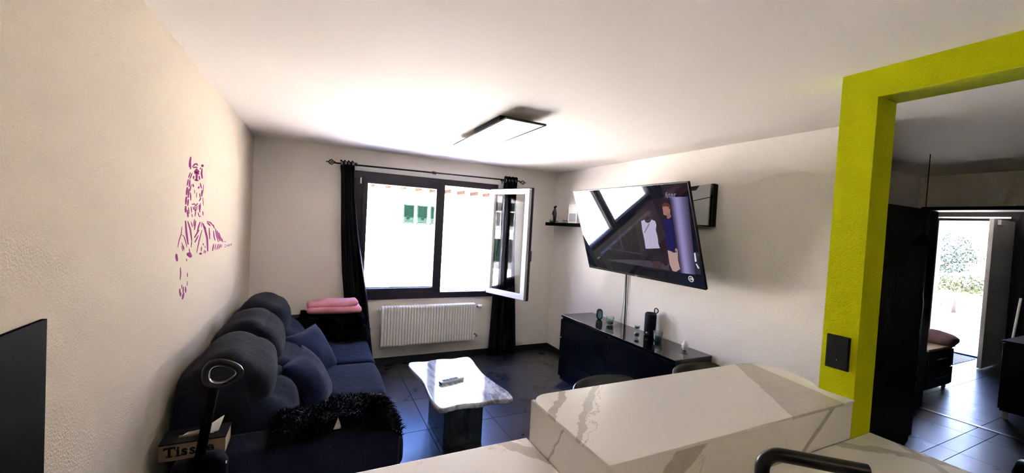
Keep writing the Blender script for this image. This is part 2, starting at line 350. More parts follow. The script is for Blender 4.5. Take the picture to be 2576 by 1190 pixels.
# outlines measured on the wall, the screen and the table top
TIGER = [[[(2573,1954),(2561,1940),(2554,1926),(2563,1908),(2575,1891),(2593,1893),(2592,1912),(2587,1930),(2591,1943),(2591,1956)],[(2556,1933),(2551,1916),(2555,1899),(2564,1900),(2568,1918),(2565,1934)],[(2623,1905),(2643,1914),(2661,1921),(2678,1924),(2691,1928),(2697,1925),(2711,1922),(2725,1925),(2717,1930),(2701,1936),(2669,1931),(2644,1926),(2625,1915),(2611,1906)],[(2631,1902),(2658,1905),(2680,1908),(2692,1909),(2711,1910),(2717,1915),(2701,1916),(2679,1916),(2651,1911),(2627,1905)],[(2796,1939),(2787,1930),(2804,1925),(2834,1929),(2844,1938),(2827,1943)],[(2766,1909),(2783,1913),(2793,1919),(2783,1921),(2766,1916),(2756,1910)],[(2799,1917),(2789,1902),(2782,1886),(2795,1873),(2811,1862),(2831,1864),(2827,1877),(2819,1889),(2821,1904),(2818,1919)],[(2668,1880),(2696,1888),(2700,1893),(2707,1889),(2739,1887),(2760,1894),(2741,1901),(2699,1907),(2661,1893),(2647,1883)],[(2663,1873),(2688,1877),(2699,1881),(2715,1878),(2744,1877),(2757,1882),(2736,1887),(2703,1891),(2671,1883),(2653,1877)],[(2688,1892),(2681,1866),(2694,1842),(2718,1844),(2726,1870),(2712,1894)],[(2639,1863),(2631,1854),(2636,1845),(2651,1846),(2660,1855),(2654,1864)],[(2743,1871),(2743,1860),(2757,1850),(2774,1852),(2774,1864),(2760,1873)],[(2660,1841),(2698,1839),(2740,1843),(2742,1849),(2703,1850),(2663,1846)],[(2578,1875),(2558,1860),(2546,1845),(2556,1845),(2577,1860),(2589,1875)],[(2610,1875),(2585,1857),(2570,1840),(2580,1840),(2605,1857),(2621,1874)],[(2546,1838),(2531,1821),(2527,1803),(2539,1804),(2554,1821),(2558,1839)],[(2573,1837),(2561,1818),(2561,1799),(2575,1799),(2588,1818),(2588,1838)],[(2529,1797),(2516,1776),(2518,1756),(2535,1756),(2548,1777),(2547,1797)],[(2561,1792),(2548,1768),(2550,1744),(2566,1744),(2578,1768),(2577,1792)],[(2597,1815),(2584,1797),(2581,1779),(2592,1780),(2605,1797),(2608,1815)],[(2518,1750),(2507,1730),(2511,1710),(2528,1709),(2540,1730),(2536,1750)],[(2556,1738),(2546,1721),(2548,1704),(2562,1703),(2572,1720),(2570,1738)],[(2588,1773),(2589,1752),(2600,1732),(2613,1732),(2613,1753),(2601,1773)],[(2512,1703),(2504,1686),(2511,1670),(2528,1669),(2536,1686),(2529,1703)],[(2538,1683),(2542,1664),(2560,1645),(2576,1646),(2572,1665),(2553,1683)],[(2563,1697),(2567,1680),(2578,1663),(2588,1663),(2584,1680),(2572,1697)],[(2626,1819),(2627,1810),(2641,1803),(2656,1805),(2655,1814),(2641,1821)],[(2731,1805),(2740,1801),(2759,1803),(2771,1811),(2763,1815),(2743,1813)],[(2711,1779),(2707,1764),(2709,1750),(2715,1750),(2719,1764),(2717,1779)],[(2665,1790),(2666,1780),(2672,1770),(2678,1770),(2677,1781),(2671,1791)],[(2773,1833),(2783,1818),(2805,1805),(2817,1807),(2807,1821),(2785,1835)],[(2815,1799),(2806,1779),(2813,1761),(2831,1761),(2840,1781),(2832,1799)],[(2771,1778),(2771,1764),(2782,1752),(2795,1753),(2795,1766),(2784,1778)],[(2846,1831),(2843,1808),(2845,1785),(2852,1785),(2855,1808),(2852,1831)],[(2843,1758),(2849,1733),(2861,1709),(2868,1709),(2862,1734),(2850,1758)],[(2803,1754),(2778,1744),(2763,1734),(2774,1732),(2799,1742),(2815,1752)],[(2628,1710),(2654,1711),(2673,1713),(2682,1710),(2699,1705),(2709,1707),(2698,1713),(2680,1719),(2648,1717),(2625,1713)],[(2709,1705),(2732,1712),(2748,1721),(2737,1722),(2714,1715),(2699,1707)],[(2685,1706),(2679,1692),(2683,1677),(2695,1677),(2701,1691),(2697,1706)],[(2648,1701),(2651,1692),(2662,1684),(2672,1684),(2669,1694),(2657,1702)],[(2725,1707),(2718,1696),(2720,1685),(2730,1685),(2738,1695),(2736,1707)],[(2610,1701),(2614,1685),(2626,1670),(2636,1670),(2632,1686),(2620,1701)],[(2763,1714),(2767,1692),(2783,1670),(2798,1670),(2795,1693),(2778,1715)],[(2793,1723),(2787,1704),(2792,1685),(2803,1685),(2808,1704),(2804,1723)],[(2701,1685),(2692,1667),(2692,1649),(2702,1648),(2711,1666),(2711,1684)],[(2628,1663),(2632,1654),(2643,1645),(2650,1645),(2646,1654),(2635,1663)],[(2749,1670),(2757,1658),(2774,1648),(2784,1648),(2776,1660),(2759,1671)],[(2851,1678),(2850,1666),(2860,1653),(2871,1654),(2872,1666),(2862,1678)],[(2675,1690),(2692,1684),(2716,1680),(2724,1682),(2707,1688),(2683,1693)],[(2802,1653),(2788,1650),(2783,1646),(2793,1644),(2807,1646),(2812,1650)]],[[(2515,1629),(2521,1599),(2530,1568),(2550,1537),(2575,1505),(2593,1504),(2579,1536),(2563,1568),(2549,1599),(2532,1629)],[(2557,1625),(2578,1602),(2603,1579),(2620,1551),(2640,1522),(2655,1521),(2644,1550),(2630,1579),(2601,1603),(2570,1626)],[(2620,1621),(2632,1606),(2653,1592),(2662,1592),(2649,1607),(2629,1621)],[(2681,1634),(2672,1617),(2672,1599),(2682,1598),(2691,1616),(2691,1634)],[(2706,1627),(2690,1602),(2686,1577),(2700,1576),(2716,1600),(2720,1626)],[(2798,1618),(2777,1604),(2759,1590),(2748,1575),(2741,1560),(2755,1559),(2772,1573),(2786,1587),(2801,1602),(2813,1617)],[(2782,1574),(2745,1561),(2711,1548),(2700,1541),(2691,1534),(2704,1532),(2721,1537),(2735,1544),(2766,1557),(2795,1572)],[(2772,1544),(2742,1532),(2716,1519),(2708,1513),(2703,1508),(2714,1506),(2727,1510),(2737,1515),(2761,1528),(2784,1542)],[(2843,1617),(2836,1602),(2835,1587),(2842,1586),(2849,1601),(2850,1617)],[(2847,1571),(2815,1542),(2786,1514),(2766,1481),(2748,1449),(2758,1448),(2783,1479),(2806,1511),(2832,1540),(2858,1570)],[(2855,1608),(2878,1588),(2903,1567),(2928,1543),(2956,1518),(2973,1477),(2992,1435),(3018,1434),(3010,1475),(2999,1517),(2972,1543),(2943,1569),(2910,1590),(2876,1609)],[(2882,1592),(2901,1582),(2931,1574),(2944,1576),(2925,1586),(2895,1594)],[(3011,1577),(3018,1542),(3038,1506),(3054,1505),(3047,1541),(3027,1577)],[(2955,1616),(2999,1611),(3040,1606),(3075,1596),(3116,1585),(3129,1587),(3095,1600),(3057,1612),(3006,1616),(2960,1620)],[(2958,1609),(2994,1597),(3044,1587),(3059,1590),(3021,1603),(2972,1612)],[(3114,1594),(3127,1581),(3154,1568),(3170,1568),(3157,1582),(3129,1595)],[(3130,1556),(3134,1537),(3143,1517),(3162,1502),(3184,1489),(3201,1489),(3189,1503),(3174,1516),(3162,1536),(3146,1556)],[(3180,1567),(3193,1545),(3210,1522),(3245,1498),(3284,1473),(3302,1473),(3273,1498),(3242,1522),(3222,1545),(3197,1567)],[(3231,1552),(3247,1531),(3268,1510),(3300,1492),(3336,1474),(3357,1475),(3334,1493),(3307,1510),(3281,1531),(3251,1552)],[(3287,1536),(3308,1517),(3334,1497),(3360,1484),(3389,1471),(3408,1472),(3390,1485),(3369,1498),(3338,1517),(3304,1537)],[(3388,1495),(3403,1478),(3429,1460),(3442,1460),(3427,1477),(3401,1495)],[(3149,1470),(3127,1449),(3119,1427),(3136,1425),(3158,1445),(3166,1468)],[(3209,1466),(3193,1447),(3188,1428),(3200,1427),(3215,1445),(3221,1465)],[(3287,1461),(3258,1444),(3241,1426),(3256,1424),(3286,1440),(3303,1459)],[(3350,1457),(3315,1441),(3293,1424),(3308,1422),(3343,1437),(3366,1454)],[(3396,1449),(3370,1439),(3356,1429),(3369,1427),(3394,1436),(3408,1447)],[(3464,1466),(3498,1461),(3535,1457),(3538,1459),(3504,1465),(3467,1468)],[(3491,1441),(3512,1436),(3539,1433),(3543,1434),(3521,1439),(3495,1442)],[(3539,1425),(3513,1424),(3493,1421),(3500,1419),(3525,1420),(3546,1422)],[(3583,1435),(3575,1429),(3576,1421),(3587,1420),(3596,1427),(3595,1434)],[(3643,1436),(3629,1428),(3626,1418),(3637,1416),(3651,1425),(3654,1435)],[(3695,1433),(3681,1426),(3677,1417),(3689,1416),(3703,1423),(3707,1432)],[(3753,1434),(3741,1426),(3740,1416),(3752,1415),(3764,1423),(3765,1433)],[(2466,1601),(2459,1582),(2453,1563),(2438,1549),(2424,1535),(2416,1520),(2409,1504),(2415,1503),(2425,1518),(2435,1534),(2450,1547),(2464,1561),(2469,1581),(2473,1601)],[(2457,1561),(2478,1557),(2498,1553),(2515,1537),(2534,1521),(2546,1507),(2558,1492),(2565,1492),(2556,1507),(2546,1521),(2527,1538),(2508,1554),(2482,1559),(2460,1563)],[(2470,1522),(2486,1501),(2507,1480),(2514,1479),(2498,1501),(2476,1522)],[(2468,1506),(2478,1492),(2493,1477),(2498,1477),(2487,1492),(2473,1506)],[(2494,1507),(2504,1496),(2519,1485),(2523,1485),(2513,1496),(2499,1507)],[(2644,1522),(2636,1505),(2635,1487),(2643,1486),(2651,1503),(2652,1521)],[(2599,1482),(2603,1471),(2614,1460),(2621,1460),(2617,1471),(2606,1482)],[(2582,1445),(2608,1443),(2590,1446),(2597,1441),(2627,1432),(2663,1434),(2654,1446),(2622,1463),(2569,1462),(2559,1456)],[(2815,1442),(2804,1437),(2823,1430),(2858,1428),(2871,1433),(2851,1440)],[(2847,1475),(2839,1462),(2841,1448),(2853,1447),(2860,1460),(2858,1474)],[(2879,1492),(2877,1486),(2887,1479),(2901,1479),(2903,1485),(2893,1491)],[(2930,1473),(2927,1467),(2932,1461),(2942,1460),(2945,1466),(2940,1472)],[(2924,1450),(2910,1441),(2905,1431),(2914,1430),(2928,1438),(2934,1448)],[(2950,1443),(2940,1436),(2939,1428),(2949,1427),(2959,1434),(2960,1442)]],[[(2386,1474),(2383,1465),(2384,1455),(2391,1446),(2401,1437),(2420,1436),(2421,1444),(2418,1452),(2413,1462),(2404,1473)],[(2557,1435),(2558,1427),(2566,1420),(2573,1419),(2572,1427),(2564,1434)],[(2460,1402),(2461,1385),(2464,1369),(2462,1354),(2462,1339),(2470,1338),(2476,1352),(2480,1366),(2475,1384),(2468,1401)],[(2582,1360),(2581,1348),(2587,1335),(2594,1334),(2595,1346),(2589,1359)],[(2587,1314),(2584,1302),(2585,1290),(2591,1289),(2594,1300),(2593,1313)],[(2457,1297),(2457,1281),(2467,1263),(2480,1260),(2481,1277),(2471,1295)],[(2491,1312),(2492,1301),(2498,1290),(2505,1289),(2504,1300),(2498,1311)],[(2518,1297),(2512,1283),(2516,1267),(2527,1265),(2532,1280),(2528,1296)],[(2554,1291),(2552,1276),(2562,1259),(2574,1257),(2576,1272),(2566,1289)],[(2524,1266),(2507,1253),(2505,1236),(2522,1232),(2539,1245),(2542,1262)],[(2484,1273),(2476,1265),(2475,1255),(2483,1253),(2491,1261),(2492,1271)]]]
TVPIC = {'wallbg': [(0.132, 0.192), (0.291, 0.29), (0.484, 0.311), (0.541, 0.309), (0.512, -0.312), (0.079, -0.327), (0.1, -0.181), (0.095, -0.016)], 'floor': [(-0.439, -0.302), (-0.068, -0.262), (0.161, -0.245), (0.402, -0.25), (0.396, -0.306), (0.192, -0.306), (-0.149, -0.307)], 'beam': [(-0.361, -0.173), (0.114, -0.185), (0.112, -0.196), (-0.363, -0.183)], 'post': [(-0.137, 0.039), (-0.126, 0.039), (-0.125, -0.168), (-0.137, -0.169)], 'col': [(0.534, 0.31), (0.702, 0.309), (0.654, -0.306), (0.512, -0.312)], 'slit': [(0.668, -0.125), (0.704, -0.116), (0.709, -0.181), (0.704, -0.299), (0.658, -0.302)], 'slit2': [(0.671, -0.13), (0.685, -0.125), (0.683, -0.196), (0.666, -0.201)], 'slit3': [(0.67, -0.216), (0.68, -0.213), (0.699, -0.248), (0.684, -0.253)], 'arml': [(0.183, 0.108), (0.149, 0.056), (0.126, -0.003), (0.127, -0.061), (0.15, -0.092), (0.181, -0.069), (0.176, -0.012), (0.187, 0.057)], 'handl': [(0.152, 0.119), (0.168, 0.113), (0.155, 0.05), (0.135, 0.044)], 'armr': [(0.341, 0.101), (0.377, 0.065), (0.391, -0.021), (0.399, -0.108), (0.393, -0.196), (0.385, -0.263), (0.349, -0.274), (0.352, -0.178), (0.342, -0.09), (0.334, -0.003)], 'shorts': [(0.181, -0.133), (0.335, -0.12), (0.33, -0.203), (0.334, -0.259), (0.244, -0.27), (0.212, -0.251), (0.193, -0.206)], 'leg': [(0.229, -0.243), (0.323, -0.235), (0.322, -0.303), (0.221, -0.308)], 'tank': [(0.181, 0.114), (0.222, 0.126), (0.231, 0.104), (0.256, 0.098), (0.282, 0.107), (0.302, 0.13), (0.341, 0.117), (0.347, 0.085), (0.33, 0.041), (0.336, -0.025), (0.33, -0.08), (0.338, -0.118), (0.172, -0.136), (0.177, -0.058), (0.174, 0.023)], 'strap': [(0.265, 0.096), (0.276, 0.094), (0.198, 0.007), (0.191, 0.014)], 'neck': [(0.234, 0.154), (0.301, 0.155), (0.303, 0.127), (0.282, 0.107), (0.256, 0.099), (0.231, 0.106), (0.224, 0.124)], 'head': [(0.22, 0.193), (0.243, 0.215), (0.281, 0.22), (0.311, 0.209), (0.314, 0.182), (0.295, 0.144), (0.258, 0.124), (0.229, 0.128), (0.214, 0.154)], 'hair': [(0.258, 0.215), (0.273, 0.231), (0.299, 0.236), (0.316, 0.22), (0.317, 0.193), (0.305, 0.204), (0.279, 0.212)], 'legs2': [(0.417, -0.128), (0.478, -0.138), (0.521, -0.113), (0.508, -0.205), (0.512, -0.279), (0.465, -0.308), (0.43, -0.304), (0.412, -0.249)], 'shirt2': [(0.431, 0.13), (0.473, 0.141), (0.514, 0.154), (0.529, 0.122), (0.507, -0.088), (0.514, -0.135), (0.476, -0.144), (0.417, -0.119), (0.423, 0.002)], 'neck2': [(0.474, 0.178), (0.511, 0.188), (0.516, 0.154), (0.485, 0.136), (0.471, 0.143)], 'head2': [(0.443, 0.23), (0.463, 0.243), (0.495, 0.245), (0.519, 0.224), (0.515, 0.193), (0.492, 0.173), (0.465, 0.164), (0.441, 0.172), (0.444, 0.198)], 'hair2': [(0.438, 0.23), (0.446, 0.256), (0.475, 0.27), (0.506, 0.267), (0.527, 0.244), (0.521, 0.214), (0.512, 0.216), (0.506, 0.234), (0.475, 0.24), (0.455, 0.237)], 'hand2': [(0.493, -0.115), (0.513, -0.1), (0.521, -0.123), (0.501, -0.136)], 'logo': [(0.505, 0.346), (0.588, 0.303)], 'badge': [(0.603, -0.349), (0.625, -0.345)], 'brand': [(-0.035, -0.413), (0.003, -0.414)]}
TABLE = [(0.752, 3.464), (0.778, 3.493), (0.839, 3.487), (0.904, 3.468), (0.973, 3.49), (1.055, 3.5), (1.148, 3.468), (1.213, 3.484), (1.292, 3.493), (1.321, 3.466), (1.323, 3.386), (1.307, 3.263), (1.291, 3.092), (1.296, 2.964), (1.312, 2.841), (1.321, 2.758), (1.337, 2.691), (1.335, 2.604), (1.33, 2.563), (1.311, 2.542), (1.279, 2.542), (1.235, 2.554), (1.191, 2.564), (1.142, 2.564), (1.087, 2.546), (1.031, 2.55), (0.978, 2.563), (0.923, 2.566), (0.864, 2.557), (0.817, 2.546), (0.787, 2.554), (0.77, 2.589), (0.762, 2.662), (0.765, 2.78), (0.773, 2.907), (0.785, 3.027), (0.773, 3.165), (0.755, 3.315), (0.746, 3.402)]

# ------------------------------------------------------------------ the setting
def boxes(name, lst, mat, bevel=0.0):
    m = MB()
    for b in lst: m.box(*b)
    return struct(build(name, m, mat, bevel=bevel))
floor = boxes('floor', [(-0.8, 9.65, -2.8, 5.0, -0.2, -0.012)], 'grout')
ceiling = boxes('ceiling', [(-0.8, 9.8, -2.8, 5.1, C, C + 0.2)], 'ceiling_paint')
boxes('wall_left', [(XL - 0.2, XL, -2.8, 5.0, -0.2, C)], 'beige_wall_paint')
boxes('wall_front', [(XL, 5.83, -2.8, -2.6, -0.2, C)], 'wall_paint')
WX0, WX1, WZ0, WZ1 = 0.353, 2.072, 0.76, 2.20
boxes('wall_back', [(XL, WX0, YB, YB + 0.24, -0.2, C), (WX1, XR + 0.15, YB, YB + 0.24, -0.2, C),
                    (WX0, WX1, YB, YB + 0.24, -0.2, WZ0), (WX0, WX1, YB, YB + 0.24, WZ1, C)], 'wall_paint')
boxes('wall_right', [(XR, XR + 0.15, 1.30, YB, -0.2, C)], 'wall_paint')
GX0, GX1, GZ = 2.075, 2.235, 2.315
boxes('wall_lime', [(GX0, GX1, 0.868, 1.0, -0.012, C), (GX0, GX1, -1.6, 0.868, GZ, C), (GX0, GX1, -1.6, 0.868, -0.012, ZC - 0.02),
                    (GX0, GX1, -2.6, -1.6, -0.012, C)], 'lime_paint')
boxes('wall_hall_left', [(XR + 0.15, 5.65, 1.95, 2.10, -0.2, C)], 'wall_paint')
boxes('wall_hall_far', [(5.65, 5.83, -2.6, 1.90, 2.11, C), (5.65, 5.83, 1.90, 3.15, -0.2, C), (5.65, 5.83, -2.6, 0.5, -0.2, 2.11)], 'wall_paint')
boxes('wall_hall_right', [(GX1, 5.65, -1.15, -1.0, -0.2, C)], 'wall_paint')
boxes('wall_entry_left', [(5.83, 9.65, 3.02, 3.15, -0.2, C)], 'entry_shade')
boxes('wall_entry_right', [(5.83, 9.65, 0.15, 0.3, -0.2, C)], 'entry_shade')
boxes('wall_entry_far', [(9.5, 9.65, 0.3, 2.2, -0.2, C), (9.5, 9.65, 2.2, 3.02, 2.21, C)], 'entry_shade')
boxes('baseboard_back', [(XL, XR, YB - 0.012, YB, 0, 0.08)], 'skirting_tile', 0.002)
boxes('baseboard_right', [(XR - 0.012, XR, 1.3, YB - 0.012, 0, 0.08)], 'skirting_tile', 0.002)
boxes('baseboard_left', [(XL, XL + 0.012, 1.36, YB - 0.012, 0, 0.08)], 'skirting_tile', 0.002)
# white plaster band round the window head
boxes('trim_1', [(0.32, 2.12, YB - 0.012, YB, WZ1, WZ1 + 0.05), (WX1, 2.12, YB - 0.012, YB, WZ0, WZ1)], 'white_plastic', 0.003)
boxes('dark_jamb_cover', [(5.60, 5.88, 1.86, 1.905, 0.0, 2.11), (5.60, 5.88, 0.5, 1.905, 2.08, 2.115)], 'black_matt', 0.003)  # black cover added so the lit jamb and header underside look dark
boxes('trim_2', [(5.80, 5.85, 0.5, 1.90, -0.012, 0.004)], 'steel')

# floor tiles, each laid on its own
_cache = {}
def tiles(x0, x1, y0, y1):
    g = 0.575; ox, oy = 0.875, 3.155
    i0, i1 = math.floor((x0 - ox) / g), math.ceil((x1 - ox) / g); j0, j1 = math.floor((y0 - oy) / g), math.ceil((y1 - oy) / g)
    for i in range(i0, i1):
        for j in range(j0, j1):
            a, b = max(x0, ox + i * g) + 0.0015, min(x1, ox + (i + 1) * g) - 0.0015
            c, d = max(y0, oy + j * g) + 0.0015, min(y1, oy + (j + 1) * g) - 0.0015
            if b - a < 0.02 or d - c < 0.02: continue
            k = (round(b - a, 3), round(d - c, 3))
            if k not in _cache:
                m = MB().box(0, b - a, 0, d - c, -0.012, 0)
                o = build('tile', m, 'slate_tile', floor, bevel=0.0012, local=True, seg=1); _cache[k] = o.data
            else:
                o = bpy.data.objects.new('tile', _cache[k]); COL.objects.link(o); o.parent = floor
            o.location = (a, c, 0)
tiles(XL, XR, 1.30, YB); tiles(GX1, 5.80, 0.3, 1.30); tiles(XR + 0.15, 5.80, 1.30, 1.95); tiles(5.85, 9.5, 0.3, 3.02)

# ------------------------------------------------------------------ window
win = bpy.data.objects.new('window_1', None); COL.objects.link(win); win.location = (1.21, YB, WZ0); WL[win] = Vector((1.21, YB, WZ0)); struct(win)
y0, y1 = YB - 0.02, YB + 0.07
m = MB().box(WX0, WX1, y0, y1, WZ0, 0.83).box(WX0, WX1, y0, y1, 2.125, WZ1).box(WX0, 0.44, y0, y1, 0.83, 2.125).box(2.0, WX1, y0, y1, 0.83, 2.125).box(1.30, 1.375, y0, y1, 0.83, 2.125)
build('frame', m, 'anthracite', win, bevel=0.004)
m = MB().box(0.44, 0.493, y0 - 0.012, y1 - 0.02, 0.83, 2.125).box(1.27, 1.312, y0 - 0.012, y1 - 0.02, 0.83, 2.125).box(0.493, 1.27, y0 - 0.012, y1 - 0.02, 0.83, 0.89).box(0.493, 1.27, y0 - 0.012, y1 - 0.02, 2.07, 2.125)
s1 = build('sash', m, 'anthracite', win, bevel=0.004)
build('pane', MB().box(0.49, 1.275, YB + 0.012, YB + 0.02, 0.885, 2.075), 'pane_glass', s1)
build('glazing_bead', MB().box(1.304, 1.311, YB + 0.02, YB + 0.05, 0.89, 2.07).box(0.5, 1.27, YB + 0.022, YB + 0.04, 0.889, 0.898), 'white_plastic', s1)
m = MB().box(1.376, 1.384, YB + 0.03, YB + 0.05, 0.845, 2.12).box(1.985, 1.995, YB + 0.02, YB + 0.05, 0.845, 2.12).box(1.384, 1.985, YB + 0.02, YB + 0.03, 0.835, 0.842)
build('seal', m, 'white_plastic', win)
for z in (0.86, 2.06):
    build('hinge', MB().bar((0.415, YB - 0.035, z), (0.415, YB - 0.035, z + 0.065), 0.007, n=8), 'white_plastic', win)
for z in (0.86, 1.45, 2.0):
    build('hinge', MB().box(1.985, 2.01, YB - 0.04, YB - 0.02, z, z + 0.06), 'white_plastic', win, bevel=0.003)
# open sash, swung into the room
h0 = Vector((2.005, YB - 0.03, 0)); e = Vector((0.238, -0.585, 0)); wd = e.length; e.normalize(); nn = Vector((e.y, -e.x, 0))  # nn faces left
if nn.x > 0: nn = -nn
M2 = Matrix(((e.x, nn.x, 0, h0.x), (e.y, nn.y, 0, h0.y), (0, 0, 1, 0), (0, 0, 0, 1)))
def ring(a0, a1, z0, z1, b, d0, d1):
    return MB().box(a0, a0 + b, d0, d1, z0, z1).box(a1 - b, a1, d0, d1, z0, z1).box(a0 + b, a1 - b, d0, d1, z0, z0 + b).box(a0 + b, a1 - b, d0, d1, z1 - b, z1)
s2 = build('sash', xf(ring(0, wd, 0.82, 2.13, 0.062, 0.0, 0.045), M2), 'white_plastic', win, bevel=0.004)
build('inner_face', xf(ring(-0.01, wd + 0.012, 0.808, 2.142, 0.07, -0.03, 0.0), M2), 'anthracite', s2, bevel=0.004)
build('pane', xf(MB().box(0.055, wd - 0.055, 0.012, 0.02, 0.875, 2.075), M2), 'pane_glass', s2)
build('edge_seal', xf(MB().box(wd, wd + 0.006, 0.012, 0.02, 0.83, 2.12).box(wd, wd + 0.006, 0.030, 0.036, 0.83, 2.12), M2), 'grey_plastic', s2)
hd = build('handle', xf(MB().box(wd - 0.05, wd - 0.02, -0.045, -0.03, 1.33, 1.41).box(wd - 0.045, wd - 0.025, -0.085, -0.045, 1.375, 1.395).box(wd - 0.046, wd - 0.024, -0.09, -0.075, 1.27, 1.395), M2), 'black_metal', s2, bevel=0.003)

# ------------------------------------------------------------------ curtain rod and curtains
RZ, RY = 2.252, 4.665
rod = thing('curtain_rod', 'thin black curtain rod with cage finials above the window', 'curtain rod', (1.24, RY, RZ))
build('pole', MB().bar((0.15, RY, RZ - 0.006), (2.34, RY, RZ + 0.012), 0.009, n=12), 'black_metal', rod, smooth=True)
for sx, xa in ((-1, 0.15), (1, 2.34)):
    fin = build('finial', MB().tube([(xa, RY, RZ), (xa + sx * 0.012, RY, RZ)], 0.012), 'black_metal', rod)
    m = MB()
    for k in range(6):
        for tw in (1, -1):
            pts = []
            for i in range(13):
                s = i / 12; rr = 0.024 * math.sin(math.pi * s) ** 0.8 + 0.004; a = 2 * math.pi * k / 6 + tw * s * 2.2
                pts.append((xa + sx * (0.012 + 0.055 * s), RY + rr * math.cos(a), RZ + rr * math.sin(a)))
            m.tube(pts, 0.0024, 5)
    m.tube([(xa + sx * 0.062, RY, RZ), (xa + sx * 0.075, RY, RZ), (xa + sx * 0.09, RY, RZ)], [0.008, 0.005, 0.006], 8)
    build('cage', m, 'black_metal', fin, smooth=True)
for x in (0.36, 1.223, 2.12):
    b = build('bracket', MB().bar((x, RY, RZ - 0.002), (x, YB, RZ - 0.002), 0.006, n=8).box(x - 0.012, x + 0.012, YB - 0.008, YB, RZ - 0.03, RZ + 0.03), 'black_metal', rod)
    build('clamp', MB().tube([(x - 0.007, RY, RZ), (x + 0.007, RY, RZ)], 0.017, 12), 'black_metal', b)

def curtain(label, prof, folds, seed, ph):
    # prof rows: z, left x, right x
    root = thing('curtain', label, 'curtain', ((prof[-1][1] + prof[-1][2]) / 2, RY, 0.0), 'black curtains of the window')
    rng = random.Random(seed); nz, ns = 44, folds * 10
    def lr(z):
        for a, b in zip(prof[:-1], prof[1:]):
            if a[0] >= z >= b[0]:
                t = (a[0] - z) / (a[0] - b[0]); t = t * t * (3 - 2 * t) if False else t
                return a[1] + (b[1] - a[1]) * t, a[2] + (b[2] - a[2]) * t
        return prof[-1][1:]
    vs = []; fs = []
    for side in (0, 1):
        for i in range(nz + 1):
            z = prof[0][0] + (prof[-1][0] - prof[0][0]) * i / nz; l, r = lr(z); f = i / nz
            for k in range(ns + 1):
                s = k / ns
                amp = 0.030 * (1 - 0.15 * f) + 0.008 * math.sin(f * 5 + k * 0.3)
                yy = RY + amp * math.sin(2 * math.pi * folds * s + ph + 0.8 * f) + 0.010 * math.sin(3 * f + seed) - (0.02 * f)
                yy = min(yy, YB - 0.03 if z > 0.1 else YB - 0.045)
                vs.append((l + (r - l) * s, yy + side * 0.004, z + (0.012 * math.sin(2 * math.pi * folds * s) if i == 0 else 0)))
    w = ns + 1; o = (nz + 1) * w
    for i in range(nz):
        for k in range(ns):
            a = i * w + k; fs += [(a, a + 1, a + 1 + w, a + w), (o + a, o + a + w, o + a + w + 1, o + a + 1)]
    for i in range(nz): fs += [(i * w, (i + 1) * w, o + (i + 1) * w, o + i * w), (i * w + ns, o + i * w + ns, o + (i + 1) * w + ns, (i + 1) * w + ns)]
    for k in range(ns): fs += [(k, o + k, o + k + 1, k + 1), (nz * w + k, nz * w + k + 1, o + nz * w + k + 1, o + nz * w + k)]
    build('cloth', MB().add(vs, fs), 'curtain_cloth', root, smooth=True)
    l, r = prof[0][1:]
    for k in range(folds * 2):
        x = l + (r - l) * (k + 0.5) / (folds * 2)
        pts = [(x + 0.004 * math.cos(a), RY + 0.018 * math.cos(a) * (1 if k % 2 else -1), RZ + 0.018 * math.sin(a)) for a in [i * math.pi / 8 for i in range(16)]]
        build('grommet', MB().tube(pts, 0.0035, 6, closed=True), 'chrome', root, smooth=True)
curtain('black curtain hanging left of the window behind the sofa arm', [(2.282, 0.195, 0.345), (2.15, 0.21, 0.345), (1.9, 0.22, 0.36), (1.5, 0.235, 0.41), (1.1, 0.26, 0.48), (0.82, 0.29, 0.53), (0.4, 0.33, 0.58), (0.012, 0.36, 0.63)], 4, 1, 0.3)
curtain('black curtain hanging right of the window behind the open casement', [(2.30, 2.125, 2.31), (2.1, 2.12, 2.30), (1.4, 2.08, 2.32), (0.8, 2.05, 2.37), (0.3, 2.03, 2.40), (0.012, 2.02, 2.42)], 4, 5, 1.2)

# ------------------------------------------------------------------ radiator
rad = thing('radiator', 'white ribbed radiator on the wall below the window', 'radiator', (1.24, 4.66, 0.24))
RX0, RX1, RN = 0.685, 1.80, 34
fm = None
for k in range(RN):
    x = RX0 + (RX1 - RX0) * (k + 0.5) / RN
    if fm is None:
        w = 0.0142
        pl = [(-0.045, 0.02), (-0.04, 0.005), (-0.025, 0.0), (0.03, 0.0), (0.035, 0.03), (0.035, 0.43), (0.03, 0.46), (-0.025, 0.46), (-0.04, 0.455), (-0.045, 0.44)]
        o = build('fin', MB().prism(pl, -w, w, 'x'), 'white_enamel', rad, bevel=0.004, local=True, seg=2); fm = o.data
    else:
        o = bpy.data.objects.new('fin', fm); COL.objects.link(o); o.parent = rad
    o.location = (x - 1.24, 0, 0)
build('header_pipe', MB().bar((RX0 - 0.03, 4.66, 0.655), (RX1 + 0.02, 4.66, 0.655), 0.016), 'white_enamel', rad, smooth=True)
build('header_pipe', MB().bar((RX0, 4.66, 0.285), (RX1 + 0.03, 4.66, 0.285), 0.016), 'white_enamel', rad, smooth=True)
build('back_plate', MB().box(RX0, RX1, 4.668, 4.678, 0.27, 0.68), 'white_enamel', rad)
build('bleed_valve', MB().bar((RX0 - 0.03, 4.66, 0.655), (RX0 - 0.05, 4.66, 0.655), 0.007).bar((RX0 - 0.02, 4.66, 0.655), (RX0 - 0.005, 4.66, 0.655), 0.021), 'white_enamel', rad)
v = build('valve', MB().bar((RX1 + 0.01, 4.66, 0.655), (RX1 + 0.05, 4.66, 0.655), 0.014), 'chrome', rad)
